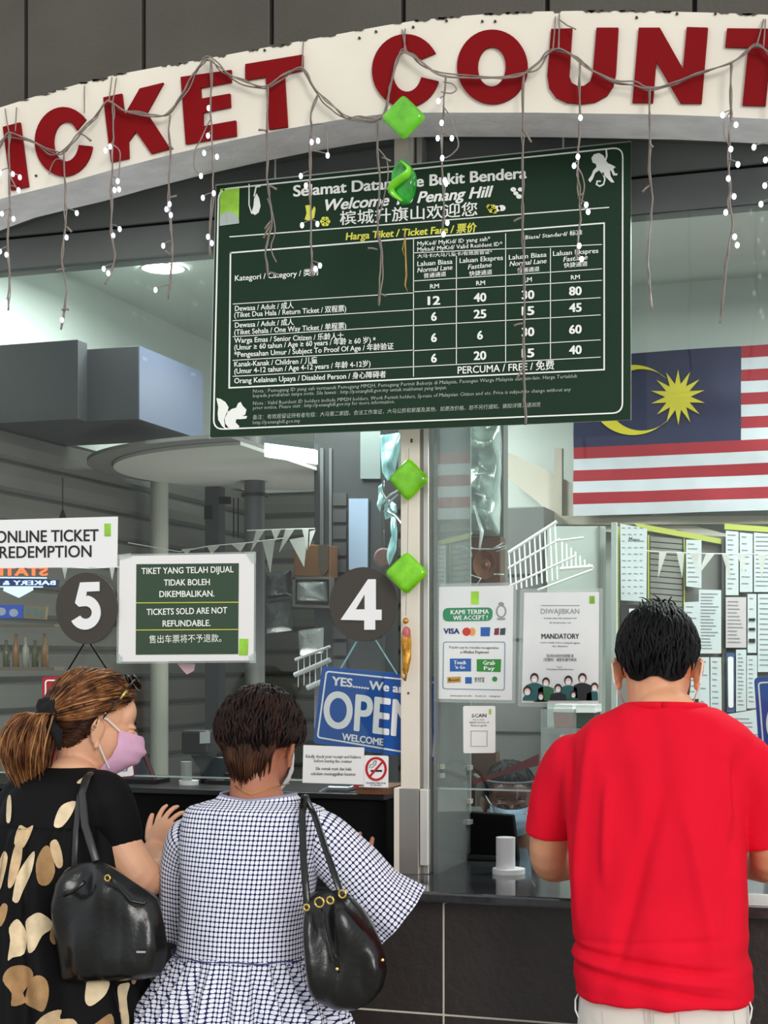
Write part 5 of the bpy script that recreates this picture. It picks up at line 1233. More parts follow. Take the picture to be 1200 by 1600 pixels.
def gingham():
    m = bpy.data.materials.new('navy_white_check'); m.use_nodes = True; n = m.node_tree; b = n.nodes['Principled BSDF']; b.inputs['Roughness'].default_value = .85; b.inputs['Specular IOR Level'].default_value = .1
    uv = n.nodes.new('ShaderNodeTexCoord'); se = n.nodes.new('ShaderNodeSeparateXYZ'); n.links.new(uv.outputs['UV'], se.inputs[0])
    def mth(op, a, b_=None):
        q = n.nodes.new('ShaderNodeMath'); q.operation = op
        for i,x in enumerate((a,b_)):
            if x is None: continue
            if isinstance(x,(int,float)): q.inputs[i].default_value = x
            else: n.links.new(x, q.inputs[i])
        return q.outputs[0]
    P = .0102; d = []
    for ax in ('X','Y'):
        t = mth('ABSOLUTE', mth('SUBTRACT', mth('FRACT', mth('DIVIDE', mth('ADD', se.outputs[ax], 50*P), P)), .5)); d.append(mth('POWER', t, 2.6))
    r = n.nodes.new('ShaderNodeValToRGB'); n.links.new(mth('ADD', d[0], d[1]), r.inputs[0])
    e = r.color_ramp.elements; e[0].position = .085; e[0].color = lin((236,236,246)); e[1].position = .13; e[1].color = lin((34,38,84))
    n.links.new(r.outputs[0], b.inputs['Base Color']); return m
GI = gingham()
bod = ringloft([WR(404,1247,-.555,60,.062),WR(403,1256,-.56,94,.076),WR(399,1270,-.565,116,.088),WR(394,1320,-.575,118,.10),WR(388,1380,-.585,106,.112),WR(382,1440,-.595,100,.118),WR(380,1482,-.60,103,.122),WR(380,1494,-.60,106,.124)], n=120, e=2.4, cap=False, nseg=70)
for i,p in enumerate(bod.v):
    p = Vector(p); q = noise.noise(Vector((p.x*14,p.y*8,p.z*7)))*.005+.003*noise.noise(Vector((p.x*40,0,p.z*12)))
    rw = i//bod.n
    if rw > 3: p.y -= q; p.x += q*.6
    else: p.z += .010*(1-rw/4)*abs(math.sin(2*math.pi*(i%bod.n)/(bod.n-1)))
    bod.v[i] = tuple(p)
bod.build('bodice', GI, w2, smooth=True)
tmp = MB(); tmp.tube([bod.v[i] for i in range(0,bod.n,3)], .0028, 6)
tmp.build('neck_binding', mat('navy_white_trim',(150,152,180),.8), w2, smooth=True)
sk_ = ringloft([WR(380,1484,-.60,104,.124),WR(380,1500,-.605,112,.13),WR(379,1540,-.61,136,.15),WR(378,1600,-.615,168,.175),WR(377,1700,-.62,190,.19),WR(377,1860,-.63,196,.20)], n=260, e=2.1, cap=False, nseg=60)
for i,p in enumerate(sk_.v):
    row, j = divmod(i, sk_.n); u = row/(sk_.rows-1); t = 2*math.pi*(j%(sk_.n-1))/(sk_.n-1); a = min(1,u*2.2+.15)
    cc_ = Vector((U(380,1500,-.61).x,-.61,p[2])); d = (Vector(p)-cc_).normalized(); am = (.004+.020*u)*a
    sk_.v[i] = tuple(Vector(p)+d*am*(math.sin(19*t+1.5*math.sin(3*t))+.5*math.sin(41*t+2)))
sk_.build('skirt', GI, w2, smooth=True)
sm_ = MB(); c = U(380,1487,-.60)
sm_.tube([(c.x+(.156)*math.copysign(abs(math.sin(a))**(2/2.3),math.sin(a)), -.6-.128*math.copysign(abs(math.cos(a))**(2/2.3),math.cos(a)), c.z+.002*math.sin(9*a)) for a in [2*math.pi*i/60 for i in range(61)]], .0016, 6)
sm_.build('waist_seam', mat('navy_seam',(60,66,120),.8), w2, smooth=True)
def uvsleeve(P, rs, n=72, nseg=44, flare=0):
    K = cr_interp([tuple(p)+(r,) for p,r in zip(P,rs)], nseg); mb = MB(); pts = [Vector(k[:3]) for k in K]; R = [k[3] for k in K]; v = []; uvs = []; L = 0; prev = None
    for i,p in enumerate(pts):
        d = (pts[min(i+1,nseg-1)]-pts[max(i-1,0)]).normalized()
        if i: L += (p-pts[i-1]).length
        a = prev if prev is not None else Vector((0,-1,0)); x = (a-d*a.dot(d)).normalized(); prev = x; y = d.cross(x); u = i/(nseg-1)
        for j in range(n+1):
            t = -math.pi+2*math.pi*j/n; r = R[i]*(1+flare*u*u*math.sin(7*t)+.035*noise.noise(Vector((math.cos(t)*2,math.sin(t)*2,u*4+R[0]*50))))
            v.append(p+x*math.cos(t)*r*.9+y*math.sin(t)*r); uvs.append((t*.062*(.95+.25*u), L))
    f = [(i*(n+1)+j,i*(n+1)+j+1,(i+1)*(n+1)+j+1,(i+1)*(n+1)+j) for i in range(nseg-1) for j in range(n)]
    mb.add(v,f); mb.uv = uvs; return mb
uvsleeve([U(455,1312,-.57),U(494,1308,-.56),U(545,1352,-.545),U(585,1398,-.53),U(626,1432,-.51)], [.040,.062,.066,.070,.082], flare=.05).build('sleeve', GI, w2, smooth=True)
uvsleeve([U(330,1318,-.57),U(298,1312,-.56),U(283,1350,-.54),U(282,1400,-.52),U(288,1455,-.49)], [.035,.052,.050,.052,.064], flare=.05).build('sleeve', GI, w2, smooth=True)
for x in (U(345,1500,-.6).x, U(415,1500,-.6).x):
    mb = MB(); capsule(mb, [(x,-.6,.62),(x,-.6,.3),(x,-.6,.07)], [.06,.05,.036], 18); mb.build('leg', SKIN2, w2, smooth=True)
    s_ = MB(); capsule(s_, [(x,-.64,.04),(x,-.56,.035),(x,-.46,.03)], [.036,.042,.032], 14); s_.v = [(p[0],p[1],max(0,p[2])) for p in s_.v]; s_.build('shoe', SHOE, w2, smooth=True)
nk = MB(); c = U(404,1236,-.57); nk.tube([(c.x+.062*math.sin(a),-.552-.058*math.cos(a),c.z-.004+.02*abs(math.sin(a))) for a in [math.pi*(-.6+1.2*i/20) for i in range(21)]], .0012, 6)
nk.build('necklace', mat('fine_gold',(222,180,90),.25,metal=.9), w2)
HD = hairmat('dark_brown_hair', (18,9,8), (46,25,20), .5)
def th_w2(ph):
    d = math.degrees(abs(ph))
    if d < 30: return math.radians(140-d*.3)
    if d < 75: return math.radians(131-(d-30)*.35)
    if d < 110: return math.radians(115-(d-75)*.5)
    return math.radians(max(58, 98-(d-110)*.7))
tw2 = sm(th_w2); K2 = (1.12,1.0,1.06)
cap('hair_cap', h2, R2, .94, tw2, HD, w2, .016, .004, K2)
radial_hair('hair', h2, R2, .94, tw2, HD, w2, 2600, .0036, .022, 11, K2, over=.06, swirl=.3, jit=.010)
rnd = random.Random(8); mb = MB()
for i in range(420):   # nape layers
    ph = rnd.uniform(-.95,.95); a = scalp(h2,R2,.94,rnd.uniform(1.7,2.1),ph,.016,K2); e_ = Vector((U(405,1300,-.5).x+(a.x-h2.x)*rnd.uniform(.3,.62), a.y+rnd.uniform(.01,.03), U(405,rnd.uniform(1198,1240)-abs(ph)*14,-.5).z))
    mid = a.lerp(e_,.5)+Vector((0,-.010,0)); mb.tube([a,mid,e_],[.0028,.0026,.0004],5,flat=.5)
mb.build('nape_hair', hairmat('mid_brown_hair',(38,22,16),(88,56,38),.5), w2, smooth=True)
mask(h2, R2, .94, mat('white_mask',(232,232,230),.8), w2)
# shoulder bag of the checked-dress woman
BLK = mat('black_leather', (12,12,13), .28, bump=.12, bs=50, var=.3, vs=20, spec=.5)
bg2 = thing('bucket_bag', 'black drawstring bucket bag with gold eyelets on the shoulder of the checked-dress woman', 'handbag', U(545,1580,-.74))
pillow('bag_body', [(482,1398),(495,1392),(530,1391),(548,1398),(566,1420),(584,1450),(600,1485),(605,1515),(598,1545),(580,1566),(555,1579),(525,1580),(503,1568),(490,1545),(480,1510),(476,1460),(477,1425)], -.76, .062, BLK, bg2, rings=14, wob=.034, seed=31, fx=24, fz=6, p=3)
st2 = MB(); st2.tube([U(475,1247,-.64),U(472,1275,-.68),U(474,1340,-.71),U(480,1412,-.80)], .0075, 8, flat=.3); st2.tube([U(478,1247,-.63),U(492,1275,-.68),U(510,1330,-.71),U(531,1392,-.79)], .0075, 8, flat=.3); st2.tube([U(475,1248,-.64),U(477,1243,-.60),U(479,1250,-.55)],.008,8,flat=.4)
st2.build('strap', BLK, bg2, smooth=True)
def torus(mb, c, R_, r, tilt=0):
    mb.tube([Vector(c)+Vector((R_*math.cos(a),math.sin(tilt)*R_*math.cos(a),R_*math.sin(a))) for a in [2*math.pi*i/20 for i in range(21)]], r, 6, cap=False)
GOLD = mat('polished_gold', (226,190,104), .2, metal=.9)
for x,y,r in [(499,1410,.0095),(516,1407,.007),(535,1397,.0075),(479,1418,.006)]:
    m_ = MB(); torus(m_, U(x,y,-.826), r, .0022); m_.build('eyelet', GOLD, bg2, smooth=True)
z_ = MB(); z_.tube([U(503,1420,-.822),U(510,1460,-.832),U(520,1500,-.832),U(530,1520,-.828)], .004, 6, flat=.5); z_.build('seam_piping', BLK, bg2, smooth=True)
m_ = MB(); m_.ball(U(527,1514,-.834),.004,8,6); m_.ball(U(598,1500,-.80),.004,8,6); m_.build('stud', GOLD, bg2)
t_ = MB(); t_.tube([U(545,1402,-.81),U(565,1425,-.80),U(578,1450,-.79)],.003,6); t_.build('drawstring', BLK, bg2)
# ---------- woman with the ponytail ----------
w1 = thing('person', 'woman with brown ponytail and pink face mask in a black dress with tan leaves', 'person', (U(90,1500,-.62).x,-.62,0))
R1 = (Matrix.Rotation(math.radians(-50),3,'Z') @ Matrix.Rotation(math.radians(-16),3,'X')); h1 = U(146,1132,-.52); s1 = 1.0
b = MB(); head(b, h1, R1, s1)
capsule(b, [h1+R1@Vector((0,-.02,-.03)), h1+Vector((-.03,-.02,-.09)), U(112,1225,-.575)], [.056,.052,.068], 20)
capsule(b, [U(50,1262,-.62),U(112,1245,-.60),U(165,1262,-.58)], [.05,.06,.05], 16)
capsule(b, [U(100,1280,-.61),U(92,1400,-.62),U(95,1560,-.64)], [.09,.11,.12], 20)
arm(b, [U(168,1285,-.59),U(192,1330,-.575),U(222,1370,-.55),U(246,1362,-.46),U(238,1328,-.36)], [.042,.050,.046,.038,.025])
arm(b, [U(40,1262,-.58),U(30,1330,-.5),U(40,1372,-.42),U(90,1352,-.3),U(140,1330,-.24)], [.05,.047,.042,.036,.025])
hand(b, U(238,1328,-.36), (.30,.25,.80), (-.25,-1,.35), .84, .30, .22, side=1); hand(b, U(140,1330,-.24), (.6,.6,.1), (0,-.2,1), .95, .35, side=1)
w1b = baked(b, 'body', SKIN1, w1, .004, 5); eyes(h1, R1, s1, w1, SKIN1)
nl = MB()
DR = clothmat(mat('black_dress_fabric', (15,15,17), .75, bump=.04, bs=300))
dr = ringloft([WR(108,1198,-.585,36,.055),WR(106,1208,-.59,50,.07),WR(100,1222,-.60,66,.095),WR(95,1250,-.605,84,.12),WR(88,1290,-.615,88,.135)], n=60, nseg=26); dr.uv = None
sleeve(dr, [U(140,1245,-.60),U(160,1250,-.595),U(176,1280,-.585),U(186,1318,-.57)], [.06,.068,.062,.056]); sleeve(dr, [U(55,1245,-.60),U(38,1260,-.59),U(30,1300,-.55),U(32,1330,-.5)], [.06,.065,.06,.056])
ob = baked(dr, 'dress_top', DR, w1, .006, 6, lambda p,n: .002*noise.noise(p*14))
sk1 = ringloft([WR(88,1285,-.615,86,.138),WR(84,1300,-.62,96,.15),WR(80,1360,-.625,104,.165),WR(82,1440,-.63,112,.175),WR(92,1520,-.64,122,.185),WR(100,1620,-.65,134,.20),WR(104,1900,-.66,140,.21)], n=200, e=2.1, cap=False, nseg=60)
c1 = U(88,1300,-.62)
for i,p in enumerate(sk1.v):
    row, j = divmod(i, sk1.n); u = row/(sk1.rows-1); t = 2*math.pi*(j%(sk1.n-1))/(sk1.n-1); d = (Vector(p)-Vector((c1.x,-.62,p[2]))).normalized()
    am = .006+.012*min(1,u*1.5); hi = max(0,1-u*6); sk1.v[i] = tuple(Vector(p)+d*(am*(math.sin(11*t+1.3*math.sin(4*t))*(1-hi*.5))+.003*hi*math.sin(46*t)))
sk1.uv = None; osk = sk1.build('dress_skirt', DR, w1, smooth=True)
from mathutils.bvhtree import BVHTree
dg = bpy.context.evaluated_depsgraph_get()
def bvh(o): return BVHTree.FromPolygons([tuple(v.co) for v in o.data.vertices],[tuple(p.vertices) for p in o.data.polygons])
trees = [bvh(ob), bvh(osk)]
TAN = [mat('tan_ginkgo_print',(206,176,136),.75,var=.25,vs=30), mat('brown_ginkgo_print',(166,128,84),.75,var=.25,vs=30), mat('cream_ginkgo_print',(224,202,166),.75,var=.2,vs=30)]
def onto(px,py):
    d = (U(px,py,0)-CAM).normalized(); best = None
    for t in trees:
        h = t.ray_cast(CAM, d)
        if h[0] and (best is None or h[3] < best[1]): best = (h[0], h[3])
    return (best[0]-d*.0035) if best else None
def print_leaf(outline, k, R_=7):
    q_ = outline+outline[:3]; outline = [tuple(.5*((2*b_)+(-a_+c_)*u+(2*a_-5*b_+4*c_-d_)*u*u+(-a_+3*b_-3*c_+d_)*u**3) for a_,b_,c_,d_ in zip(q_[i-1 if i else len(outline)-1],q_[i],q_[i+1],q_[i+2])) for i in range(len(outline)) for u in (0,.33,.66)]
    P = []; n = len(outline)
    for i in range(n):
        a = outline[i]; c_ = outline[(i+1)%n]
        for q in range(3): P.append((a[0]+(c_[0]-a[0])*q/3, a[1]+(c_[1]-a[1])*q/3))
    n = len(P); cx_ = sum(p[0] for p in P)/n; cy_ = sum(p[1] for p in P)/n; v = []; ok = True
    for r in range(R_):
        for p in P: v.append(onto(cx_+(p[0]-cx_)*(1-r/R_), cy_+(p[1]-cy_)*(1-r/R_)))
    v.append(onto(cx_,cy_)); f = []
    for r in range(R_-1):
        for j in range(n): f.append((r*n+j,(r+1)*n+j,(r+1)*n+(j+1)%n,r*n+(j+1)%n))
    for j in range(n): f.append(((R_-1)*n+j,R_*n,(R_-1)*n+(j+1)%n))
    f = [q for q in f if all(v[i] is not None for i in q) and max((v[q[0]]-v[i]).length for i in q) < .03]
    if not f: return
    v = [p if p is not None else Vector((c1.x,-.62,1.0)) for p in v]
    used = sorted({i for q in f for i in q}); mp = {i:k2 for k2,i in enumerate(used)}
    MB().add([v[i] for i in used],[tuple(mp[i] for i in q)[::-1] for q in f]).build('printed_leaf', TAN[k], w1, smooth=True)
def fan(cx, cy, r, a0, a1, sx=1, sy=1, k=0, lobes=5):
    o = [(cx,cy)]
    for i in range(15):
        a = math.radians(a0+(a1-a0)*i/14); q = r*(1+.07*math.sin(i*lobes*.9)); o.append((cx+q*sx*math.cos(a), cy-q*sy*math.sin(a)))
    print_leaf(o, k)
for o_,k in [([(84,1290),(90,1268),(100,1256),(118,1252),(114,1268),(104,1284),(94,1293)],2),([(10,1283),(11,1250),(16,1242),(18,1260),(16,1283)],2),([(120,1222),(134,1212),(140,1214),(126,1224)],2),
 ([(12,1384),(16,1350),(24,1320),(34,1312),(34,1340),(26,1370),(18,1386)],0),([(20,1400),(26,1370),(40,1345),(54,1330),(50,1360),(36,1392),(28,1410),(20,1408)],2),([(22,1318),(30,1290),(42,1294),(52,1290),(44,1312),(34,1326)],0),
 ([(60,1380),(56,1350),(66,1326),(76,1322),(82,1340),(86,1362),(76,1382)],1),([(78,1318),(88,1312),(96,1330),(98,1352),(90,1356),(82,1340)],0),([(0,1448),(-4,1430),(4,1412),(12,1416),(8,1436)],1),([(-6,1385),(-2,1350),(6,1330),(12,1340),(6,1370),(0,1390)],0),
 ([(12,1500),(16,1470),(14,1450),(26,1436),(36,1446),(42,1462),(38,1490),(20,1496)],2),([(42,1462),(40,1440),(50,1430),(60,1426),(70,1430),(81,1440),(80,1452),(66,1462),(54,1484),(44,1488)],2),
 ([(4,1532),(12,1514),(30,1508),(46,1512),(52,1524),(44,1540),(36,1552),(40,1566),(18,1572),(18,1552)],1),([(40,1556),(48,1530),(62,1524),(74,1534),(76,1556),(68,1580),(54,1576),(40,1568)],1),
 ([(133,1564),(134,1544),(140,1528),(170,1532),(166,1552),(152,1566),(140,1572)],2),([(184,1542),(196,1536),(203,1538),(198,1560),(202,1600),(190,1604),(186,1570)],2),
 ([(58,1606),(60,1594),(76,1582),(96,1578),(94,1592),(114,1592),(118,1606)],0),([(142,1608),(156,1594),(174,1584),(176,1606)],1),([(206,1500),(210,1490),(214,1530),(206,1536)],1),([(80,1450),(88,1430),(90,1460),(86,1476),(78,1468)],1)]: print_leaf(o_, k)
mb = MB()
for i in range(2):
    x = [U(70,1500,-.6).x,U(125,1500,-.6).x][i]; l = MB(); capsule(l, [(x,-.62,.5),(x,-.62,.3),(x,-.62,.07)], [.055,.05,.036], 18); l.build('leg', SKIN1, w1, smooth=True)
    s_ = MB(); capsule(s_, [(x,-.66,.04),(x,-.58,.035),(x+.03,-.5,.03)], [.036,.042,.032], 14); s_.v = [(p[0],p[1],max(0,p[2])) for p in s_.v]; s_.build('shoe', SHOE, w1, smooth=True)
# hair gathered to the tie
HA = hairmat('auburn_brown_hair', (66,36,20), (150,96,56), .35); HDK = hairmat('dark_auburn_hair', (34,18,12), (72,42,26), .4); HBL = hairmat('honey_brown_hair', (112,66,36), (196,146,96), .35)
def th_w1(ph):
    d = math.degrees(abs(ph))
    if d < 50: return math.radians(136)
    if d < 95: return math.radians(136-(d-50)*1.05)
    return math.radians(max(56, 90-(d-95)*.62))
cap('hair_cap', h1, R1, s1, sm(th_w1), HDK, w1, .010, .002)
tie = U(84,1118,-.60); rnd = random.Random(21)
def e2l(p):  # point -> direction on the cranium
    return R1.inverted()@(p-h1)-Vector((0,-.012,.028))*s1
tl = e2l(tie).normalized()
mbs = [MB(),MB(),MB()]
for i in range(1500):
    ph = rnd.uniform(-math.pi,math.pi); te = th_w1(ph)*rnd.uniform(.15,1.0)
    p = scalp(h1,R1,s1,te,ph,.010); l0 = e2l(p).normalized()
    P = []; rs = []; lf = rnd.uniform(.002,.010); rw = rnd.uniform(.0013,.0026)
    for j in range(10):
        u = j/9; q = l0.lerp(tl,u); q.normalize(); 
        rad = Vector((q.x*(.084+lf), q.y*(.104+lf), q.z*(.098+lf)))
        w_ = h1+R1@(Vector((0,-.012,.028))+rad+Vector((0,0,-.010*math.sin(math.pi*u))))
        if u > .75: w_ = w_.lerp(tie+Vector((rnd.uniform(-1,1),rnd.uniform(-1,1),rnd.uniform(-1,1)))*.012, (u-.75)*4)
        P.append(w_); rs.append(rw*(.5+.5*math.sin(math.pi*(u*.9+.1))))
    top = l0.z > -.1
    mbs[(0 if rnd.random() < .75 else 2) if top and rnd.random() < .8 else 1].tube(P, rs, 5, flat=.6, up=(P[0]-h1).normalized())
from mathutils.bvhtree import BVHTree
bt_ = BVHTree.FromPolygons([tuple(v.co) for v in w1b.data.vertices],[tuple(p.vertices) for p in w1b.data.polygons])
def onskin(px,py,lift):
    d = (U(px,py,0)-CAM).normalized(); h = bt_.ray_cast(CAM, d); return h[0]-d*lift if h[0] else None
line_ = [(156,1112),(150,1136),(138,1150),(122,1162),(108,1168),(97,1166)]
for i in range(420):
    q = rnd.uniform(0,len(line_)-1.001); k = int(q); fx_ = q-k; sx_ = line_[k][0]*(1-fx_)+line_[k+1][0]*fx_; sy_ = line_[k][1]*(1-fx_)+line_[k+1][1]*fx_+rnd.uniform(-7,2)
    ex, ey = rnd.gauss(88,3), rnd.gauss(1122,5); P = []; lf = rnd.uniform(.002,.009)
    for j in range(8):
        u = j/7; p = onskin(sx_+(ex-sx_)*u, sy_+(ey-sy_)*u+8*math.sin(math.pi*u)*rnd.uniform(.6,1), .001+lf*min(1,u*3))
        if p is None or (P and (p-P[-1]).length > .05): p = (P[-1].lerp(tie,.3) if P else tie)
        P.append(p)
    P.append(tie+Vector((rnd.uniform(-1,1),rnd.uniform(-1,1),rnd.uniform(-1,1)))*.012)
    mbs[1].tube(P, [.0008]+[.0022]*7+[.0018], 5, flat=.6)
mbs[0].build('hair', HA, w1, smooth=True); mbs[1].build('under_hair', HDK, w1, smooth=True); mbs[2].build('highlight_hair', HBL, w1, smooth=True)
pm = [MB(),MB(),MB()]
cl0 = [tuple(U(82,1118,-.61)),tuple(U(60,1116,-.625)),tuple(U(45,1146,-.635)),tuple(U(40,1190,-.64)),tuple(U(50,1243,-.64))]; wd_ = [.012,.034,.046,.046,.026]
for i in range(900):
    g1 = rnd.gauss(0,.5); g2 = rnd.gauss(0,.5); ln_ = rnd.uniform(.72,1.04); ph = rnd.uniform(0,6.28); P = []
    K = cr_interp([c_+(w_,) for c_,w_ in zip(cl0,wd_)], 12)
    for j in range(12):
        u = j/11*ln_; kk = K[min(11,int(u*11))]; kn = K[min(11,int(u*11)+1)]; fr_ = u*11-int(u*11); w_ = kk[3]+(kn[3]-kk[3])*fr_
        c_ = Vector(kk[:3]).lerp(Vector(kn[:3]), fr_); P.append(c_+Vector((g1*w_+.004*math.sin(ph+u*9), g2*w_, (abs(g1)*.2 if j > 1 else g2)*w_*.3-(j/11)*max(0,ln_-1)*.05)))
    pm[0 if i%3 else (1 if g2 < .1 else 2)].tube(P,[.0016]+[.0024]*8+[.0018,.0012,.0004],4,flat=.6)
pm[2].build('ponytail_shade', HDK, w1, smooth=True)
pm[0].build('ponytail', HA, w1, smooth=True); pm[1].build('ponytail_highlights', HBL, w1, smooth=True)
sc2 = MB()
for k in range(6):
    sc2.tube([tie+Vector((0.006*k-.020,0,0))+Vector((.004*math.sin(5*a+k),.026*math.cos(a),(.031+.004*math.sin(7*a+k))*math.sin(a))) for a in [2*math.pi*i/30 for i in range(31)]], .011, 8)
sc2.tube([tie+Vector((.008,-.03,-.02)),U(90,1145,-.655),U(93,1172,-.65)],[.012,.013,.004],8)
sc2.build('scrunchie', mat('black_velvet',(6,6,8),.9), w1, smooth=True)
m_ = MB(); m_.ball(U(83,1220,-.63),.0035,8,6); m_.tube([U(83,1214,-.63),U(83,1219,-.63)],.001,4); m_.build('earring_chain', WHITE, w1)
# mask
mask(h1, R1, s1, mat('pink_mask',(228,176,206),.8,var=.06,vs=20), w1)
ml = MB()
for sx in (1,):
    ear = h1+R1@Vector((.082*sx,-.012,.0))
    ml.tube([h1+R1@Vector((.072,.048,.0)), h1+R1@Vector((.083,.012,.018)), h1+R1@Vector((.088,-.004,.020))], .002, 6)
    ml.tube([h1+R1@Vector((.058,.05,-.088)), h1+R1@Vector((.082,.010,-.045)), h1+R1@Vector((.088,-.014,-.012))], .002, 6)
ml.build('mask_loop', mat('mask_elastic_white',(240,236,236),.7), w1)
# sunglasses pushed up on the hair
sg_ = thing('sunglasses', 'black sunglasses pushed up on the brown hair of the ponytail woman', 'sunglasses', U(180,1065,-.55))
m_ = MB()
for sx in (1,-1):
    tA = h1+R1@Vector((.094*sx,-.002,.018)); tB = h1+R1@Vector((.086*sx,.034,.098)); tC = h1+R1@Vector((.070*sx,.050,.122)); m_.tube([tA,tA.lerp(tB,.5)+R1@Vector((.004*sx,0,0)),tB,tC],[.003,.0035,.004,.004],8,flat=.6)
m_.build('temple', BLACK, sg_, smooth=True)
m_ = MB()
for sx in (1,-1): m_.ball(h1+R1@Vector((.034*sx,.062,.120)), (.033,.006,.022), 16, 10, rot=R1@Matrix.Rotation(math.radians(45),3,'X'))
m_.tube([h1+R1@Vector((x,.062,.124)) for x in (-.012,0,.012)],.003,6); m_.build('lens', mat('dark_lens',(10,10,12),.08), sg_, smooth=True)
MB().tube([h1+R1@Vector((.0945,.024,.070)),h1+R1@Vector((.092,.034,.094))],[.003,.0045],8).build('gold_hinge', GOLD, sg_, smooth=True); MB().ball(h1+R1@Vector((.096,.0,.030)),.0025,8,6).build('gold_stud', GOLD, sg_, smooth=True)
# tote bag
bg1 = thing('tote_bag', 'black leather tote bag hanging from the shoulder of the ponytail woman', 'handbag', U(180,1535,-.80))
pillow('bag_body', [(94,1372),(104,1356),(128,1348),(160,1346),(185,1362),(215,1382),(245,1404),(256,1440),(263,1482),(258,1505),(252,1524),(225,1530),(180,1533),(130,1536),(99,1535),(94,1500),(88,1450),(85,1408)], -.80, .050, BLK, bg1, rings=14, wob=.030, seed=77, p=5, fx=20, fz=5)
st1 = MB(); st1.tube([U(137,1212,-.66),U(128,1240,-.71),U(133,1290,-.74),U(150,1345,-.80)], .0085, 8, flat=.3); st1.tube([U(134,1214,-.66),U(124,1245,-.70),U(118,1300,-.72),U(116,1362,-.76)], .007, 8, flat=.3); st1.tube([U(137,1213,-.66),U(142,1208,-.62),U(146,1212,-.58)],.009,8,flat=.4)
st1.build('strap', mat('grey_black_leather',(46,46,48),.35), bg1, smooth=True)
m_ = MB(); m_.tube([U(168,1370,-.855),U(185,1385,-.862),U(205,1408,-.86),U(225,1412,-.85),U(232,1404,-.845)],.004,8); m_.tube([U(100,1398,-.85),U(115,1392,-.86),U(132,1378,-.86)],.005,8); m_.build('side_tie', BLK, bg1, smooth=True)
m_ = MB(); torus(m_, U(168,1372,-.862), .006, .002); m_.build('ring', GOLD, bg1, smooth=True)
MB().prism([(213,1486),(227,1486),(227,1489),(213,1489)],-.857,.002).build('metal_plate', ALU, bg1)
# ---------- cashier ----------
cs = thing('person', 'cashier behind the right window with glasses, blue face mask and face shield, looking down', 'person', (.72,.86,0))
hc3 = U(797,1251,.75); R3 = (Matrix.Rotation(math.radians(196),3,'Z') @ Matrix.Rotation(math.radians(-10),3,'X'))
b = MB(); head(b, hc3, R3, .92)
capsule(b, [hc3+Vector((0,.02,-.04)),hc3+Vector((0,.03,-.1)),hc3+Vector((0,.05,-.16))],[.055,.052,.07],18)
capsule(b, [hc3+Vector((-.15,.06,-.21)),hc3+Vector((0,.05,-.19)),hc3+Vector((.15,.06,-.21))],[.05,.07,.05],16)
capsule(b, [hc3+Vector((0,.06,-.25)),hc3+Vector((0,.07,-.6))],[.1,.12],20)
for sx in (-1,1):
    W_ = hc3+Vector((.14*sx,-.14,-.375)); W_.z = 1.005
    capsule(b, [hc3+Vector((.17*sx,.06,-.23)),hc3+Vector((.21*sx,.04,-.36)),W_+Vector((.05*sx,.1,.03)),W_],[.045,.042,.034,.024],16)
    hand(b, W_, (-.3*sx,-1,-.05), (0,0,1), .9, .3, side=-sx)
baked(b, 'body', SKIN3, cs, .005, 5); eyes(hc3, R3, .92, cs, SKIN3)
u_ = ringloft([(hc3.x,hc3.y+.05,hc3.z-.14,.06,.055),(hc3.x,hc3.y+.055,hc3.z-.17,.13,.08),(hc3.x,hc3.y+.06,hc3.z-.22,.19,.10),(hc3.x,hc3.y+.065,hc3.z-.35,.19,.12),(hc3.x,hc3.y+.07,hc3.z-.65,.19,.13)]); u_.uv = None
for sx in (-1,1): sleeve(u_, [hc3+Vector((.14*sx,.06,-.2)),hc3+Vector((.19*sx,.055,-.26)),hc3+Vector((.215*sx,.045,-.34))],[.055,.056,.052])
baked(u_, 'uniform_shirt', mat('dark_green_uniform',(24,44,36),.8,var=.2,vs=20), cs, .007, 5)
cap('hair_cap', hc3, R3, .92, sm(lambda ph: math.radians(118 if abs(ph) < 1.9 else 62)), HB, cs, .010, .003)
radial_hair('hair', hc3, R3, .92, sm(lambda ph: math.radians(120 if abs(ph) < 1.9 else 60)), HB, cs, 350, .005, .010, 17)
mask(hc3, R3, .92, mat('surgical_blue_mask',(168,200,224),.8,var=.05,vs=20), cs)
ml = MB()
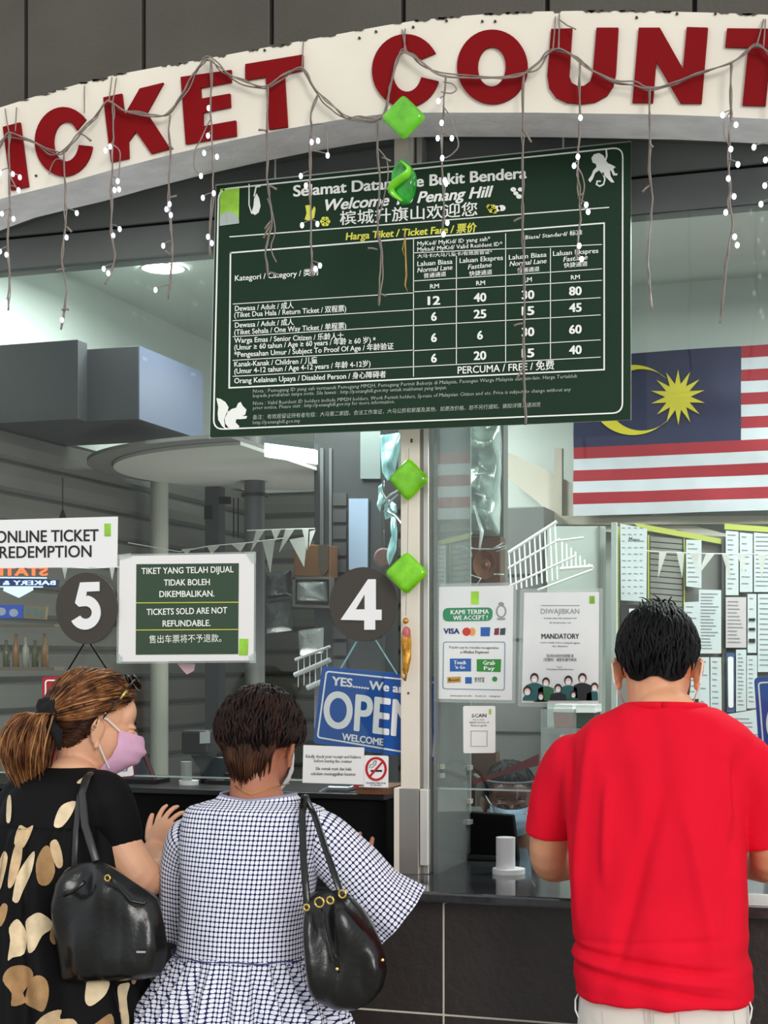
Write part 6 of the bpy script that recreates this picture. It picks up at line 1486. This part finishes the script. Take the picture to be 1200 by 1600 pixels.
for sx in (-1,1):
    ml.tube([hc3+R3@(Vector((.060*sx,.05,-.004))*.92), hc3+R3@(Vector((.079*sx,.02,.02))*.92), hc3+R3@(Vector((.086*sx,-.006,.02))*.92)], .0018, 6)
ml.build('mask_loop', WHITE, cs)
gs = MB()
for sx in (-1,1): torus_c = hc3+R3@(Vector((.031*sx,.108,.002))*.92); gs.tube([torus_c+R3@Vector((.024*math.cos(a),-.004*abs(math.cos(a)),.017*math.sin(a))) for a in [2*math.pi*i/20 for i in range(21)]], .0012, 6, cap=False); gs.tube([hc3+R3@(Vector((.057*sx,.10,.004))*.92),hc3+R3@(Vector((.08*sx,.0,.006))*.92)],.0012,6)
gs.tube([hc3+R3@Vector((x,.101,.004)) for x in (-.007,0,.007)],.0012,6)
gs.build('glasses', mat('thin_grey_metal',(120,116,112),.3,metal=.8), cs)
fs = MB(); v = []; 
for z in (.085,-.005):
    for j in range(21):
        a = -1.45+2.9*j/20; v.append(hc3+R3@Vector((.105*math.sin(a),.02+.12*math.cos(a)**.9 if math.cos(a)>0 else .02,z)))
fs.add(v,[(j,j+1,j+22,j+21) for j in range(20)]); fs.build('face_shield', glass('shield_plastic',(.93,.95,.95,1),1,1.4,veil=.03), cs, smooth=True)
m_ = MB(); m_.tube([v[j]+Vector((0,0,.004)) for j in range(21)],.008,6,flat=.5); m_.build('shield_band', mat('grey_foam_band',(70,66,66),.7), cs, smooth=True)
for sx in (-1,1):
    l = MB(); capsule(l, [hc3+Vector((.08*sx,.07,-.62)),Vector((hc3.x+.08*sx,hc3.y+.07,.5)),Vector((hc3.x+.08*sx,hc3.y+.07,.08))],[.09,.07,.05],16); l.build('trouser_leg', mat('dark_trousers',(26,28,34),.8), cs, smooth=True)
    s_ = MB(); x=hc3.x+.08*sx; y=hc3.y+.07; capsule(s_, [(x,y+.04,.045),(x,y-.04,.04),(x,y-.14,.035)], [.042,.046,.034], 14); s_.v = [(p[0],p[1],max(0,p[2])) for p in s_.v]; s_.build('shoe', SHOE, cs, smooth=True)
